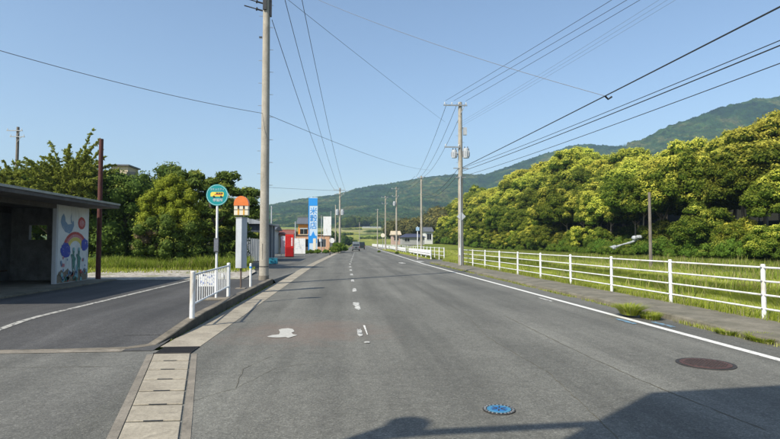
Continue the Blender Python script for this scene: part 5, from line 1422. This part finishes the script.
# ---- grasses
def blades(name, P, H, W_, seed, mat, label, lean=.45, drycut=.12, kind='stuff'):
    gg = np.random.default_rng(seed); n = len(P)
    th = gg.random(n) * 6.283; d = np.stack([np.cos(th), np.sin(th), np.zeros(n)], 1); sd = np.stack([-np.sin(th), np.cos(th), np.zeros(n)], 1)
    h = H * (.55 + .75 * gg.random(n)) * (.45 + 1.1 * fbm(P[:, 0] * .9, P[:, 1] * .9, 4, seed + 40)); ln = lean * gg.random(n) * h; w_ = W_ * (.6 + .8 * gg.random(n))
    up = np.array([0, 0, 1.0])
    b0 = P - sd * w_[:, None] / 2; b1 = P + sd * w_[:, None] / 2
    m = P + d * (ln * .3)[:, None] + up * (h * .55)[:, None]
    m0 = m - sd * w_[:, None] * .4; m1 = m + sd * w_[:, None] * .4
    t_ = P + d * ln[:, None] + up * h[:, None]
    t0 = t_ - sd * w_[:, None] * .06; t1 = t_ + sd * w_[:, None] * .06
    V = np.stack([b0, b1, m1, m0, t1, t0], 1).reshape(-1, 3); k = np.arange(n)[:, None] * 6
    Fq = np.concatenate([k + np.array([0, 1, 2, 3]), k + np.array([3, 2, 4, 5])])
    rn_ = np.repeat(gg.random(n), 6); dry = np.repeat((gg.random(n) < drycut) * gg.random(n), 6)
    o = objof(name, npmesh(name, V, Fq, mat, {'rnd': rn_, 'bloom': dry})); return tag(o, label, 'grass', kind=kind)
def scatter(n, x0, x1, y0, y1, seed, zf=None, power=1.0, clump=None):
    gg = np.random.default_rng(seed); x = gg.uniform(x0, x1, n); y = y0 + (y1 - y0) * gg.random(n) ** power
    if clump:
        k = fbm(x * clump, y * clump, 3, seed) > .42 + .2 * (gg.random(n) - .5); x, y = x[k], y[k]
    z = zf(x, y) if zf else np.zeros(len(x)); return np.stack([x, y, z], 1)
z0f = lambda x, y: gh(x, y)
blades('field_grass', scatter(95000, 8.22, 14, 5, 46, 1, z0f, 1.15), .34, .02, 1, M_grass, 'tall green grass directly behind the near white fence', .7, .28)
blades('field_grass', scatter(90000, 12, 38, 12, 110, 2, z0f, 1.5), .28, .06, 2, M_grass, 'green field grass stretching to the foot of the wood', .8, .5)
gq = np.random.default_rng(5); cl_ = np.stack([gq.uniform(8.5, 30, 220), 9 + 70 * gq.random(220) ** 1.3], 1)
Pc = np.repeat(cl_, 60, 0) + gq.normal(size=(220 * 60, 2)) * .3
blades('tall_weeds', np.concatenate([Pc, gh(Pc[:, 0], Pc[:, 1])[:, None]], 1)[Pc[:, 0] > 8.4], .5, .03, 77, M_weed, 'taller seeding weed clumps scattered through the green field', .6, .6)
blades('verge_grass', scatter(9000, 8.0, 8.4, 3, 44, 3, lambda x, y: np.full(len(x), .02), 1.1, 1.2), .22, .014, 3, M_grass, 'short ragged grass along the back edge of the pavement', drycut=.35)
blades('verge_grass', scatter(9000, 6.60, 6.84, 5, 42, 4, lambda x, y: np.zeros(len(x)), 1.2, 1.6), .06, .012, 4, M_grass, 'dry weeds growing from the joint at the right kerb', .8, .6)
blades('verge_grass', scatter(16000, 8.0, 11.5, 52, 120, 5, lambda x, y: np.full(len(x), .0) + road_off(y)*0, 1.3), .2, .05, 5, M_grass, 'grass around the guardrails and far fence', drycut=.35)
blades('weeds', scatter(60000, -32, -5.6, 29.8, 32.6, 6, lambda x, y: np.full(len(x), .1), 1, .35), .55, .03, 6, M_weed, 'tall weeds between the gravel yard and the left trees', .9, .2)
blades('weeds', scatter(12000, -30, -5, 26.5, 30.4, 7, lambda x, y: np.full(len(x), .16), .6, .5), .14, .03, 7, M_grass, 'sparse short weeds at the back of the gravel yard', .7, .3)
blades('weeds', scatter(500, -2.86, -2.8, 9, 21, 8, None, 1), .06, .01, 8, M_grass, 'tiny weeds in the kerb joint of the island', .9, .5)
def clump_at(px, py, r_, h, n, seed, label, z=.1):
    c = G(px, py, z); gg = np.random.default_rng(seed); a1 = gg.random(n) * 6.283; rr_ = r_ * np.sqrt(gg.random(n))
    P = np.stack([c.x + np.cos(a1) * rr_ * .6, c.y + np.sin(a1) * rr_, np.full(n, z - .05)], 1)
    o = blades('weed_tuft', P, h, .016, seed, M_grass, label, 1.6, .2, kind=None); o['category'] = 'weed tuft'; 
clump_at(629, 312, .26, .16, 1400, 60, 'leafy green weed tuft on the pavement edge near the blue marks')
clump_at(650, 316, .26, .09, 900, 61, 'smaller weed tuft just right of the leafy one on the pavement edge', .06)
clump_at(762, 338, .25, .09, 500, 62, 'dry weed tuft on the pavement edge at the right border', .06)
clump_at(726, 331, .2, .07, 300, 63, 'flat brownish weed tuft on the pavement edge before the near post', .06)

# ------------------------------------------------------------------ haze
hm = bpy.data.materials.new('haze_air'); hm.use_nodes = True; N = hm.node_tree.nodes; L = hm.node_tree.links
N.remove(N['Principled BSDF']); pv = N.new('ShaderNodeVolumePrincipled')
pv.inputs['Color'].default_value = (.55, .78, 1.0, 1); pv.inputs['Density'].default_value = .00022; pv.inputs['Anisotropy'].default_value = .2
L.new(pv.outputs[0], N['Material Output'].inputs['Volume'])
hb = MB().lohi((-3000, -300, -8), (5200, 2900, 440)).build('haze', hm); tag(hb, kind='stuff')
print('trees', ntree, 'objects', len(bpy.data.objects))
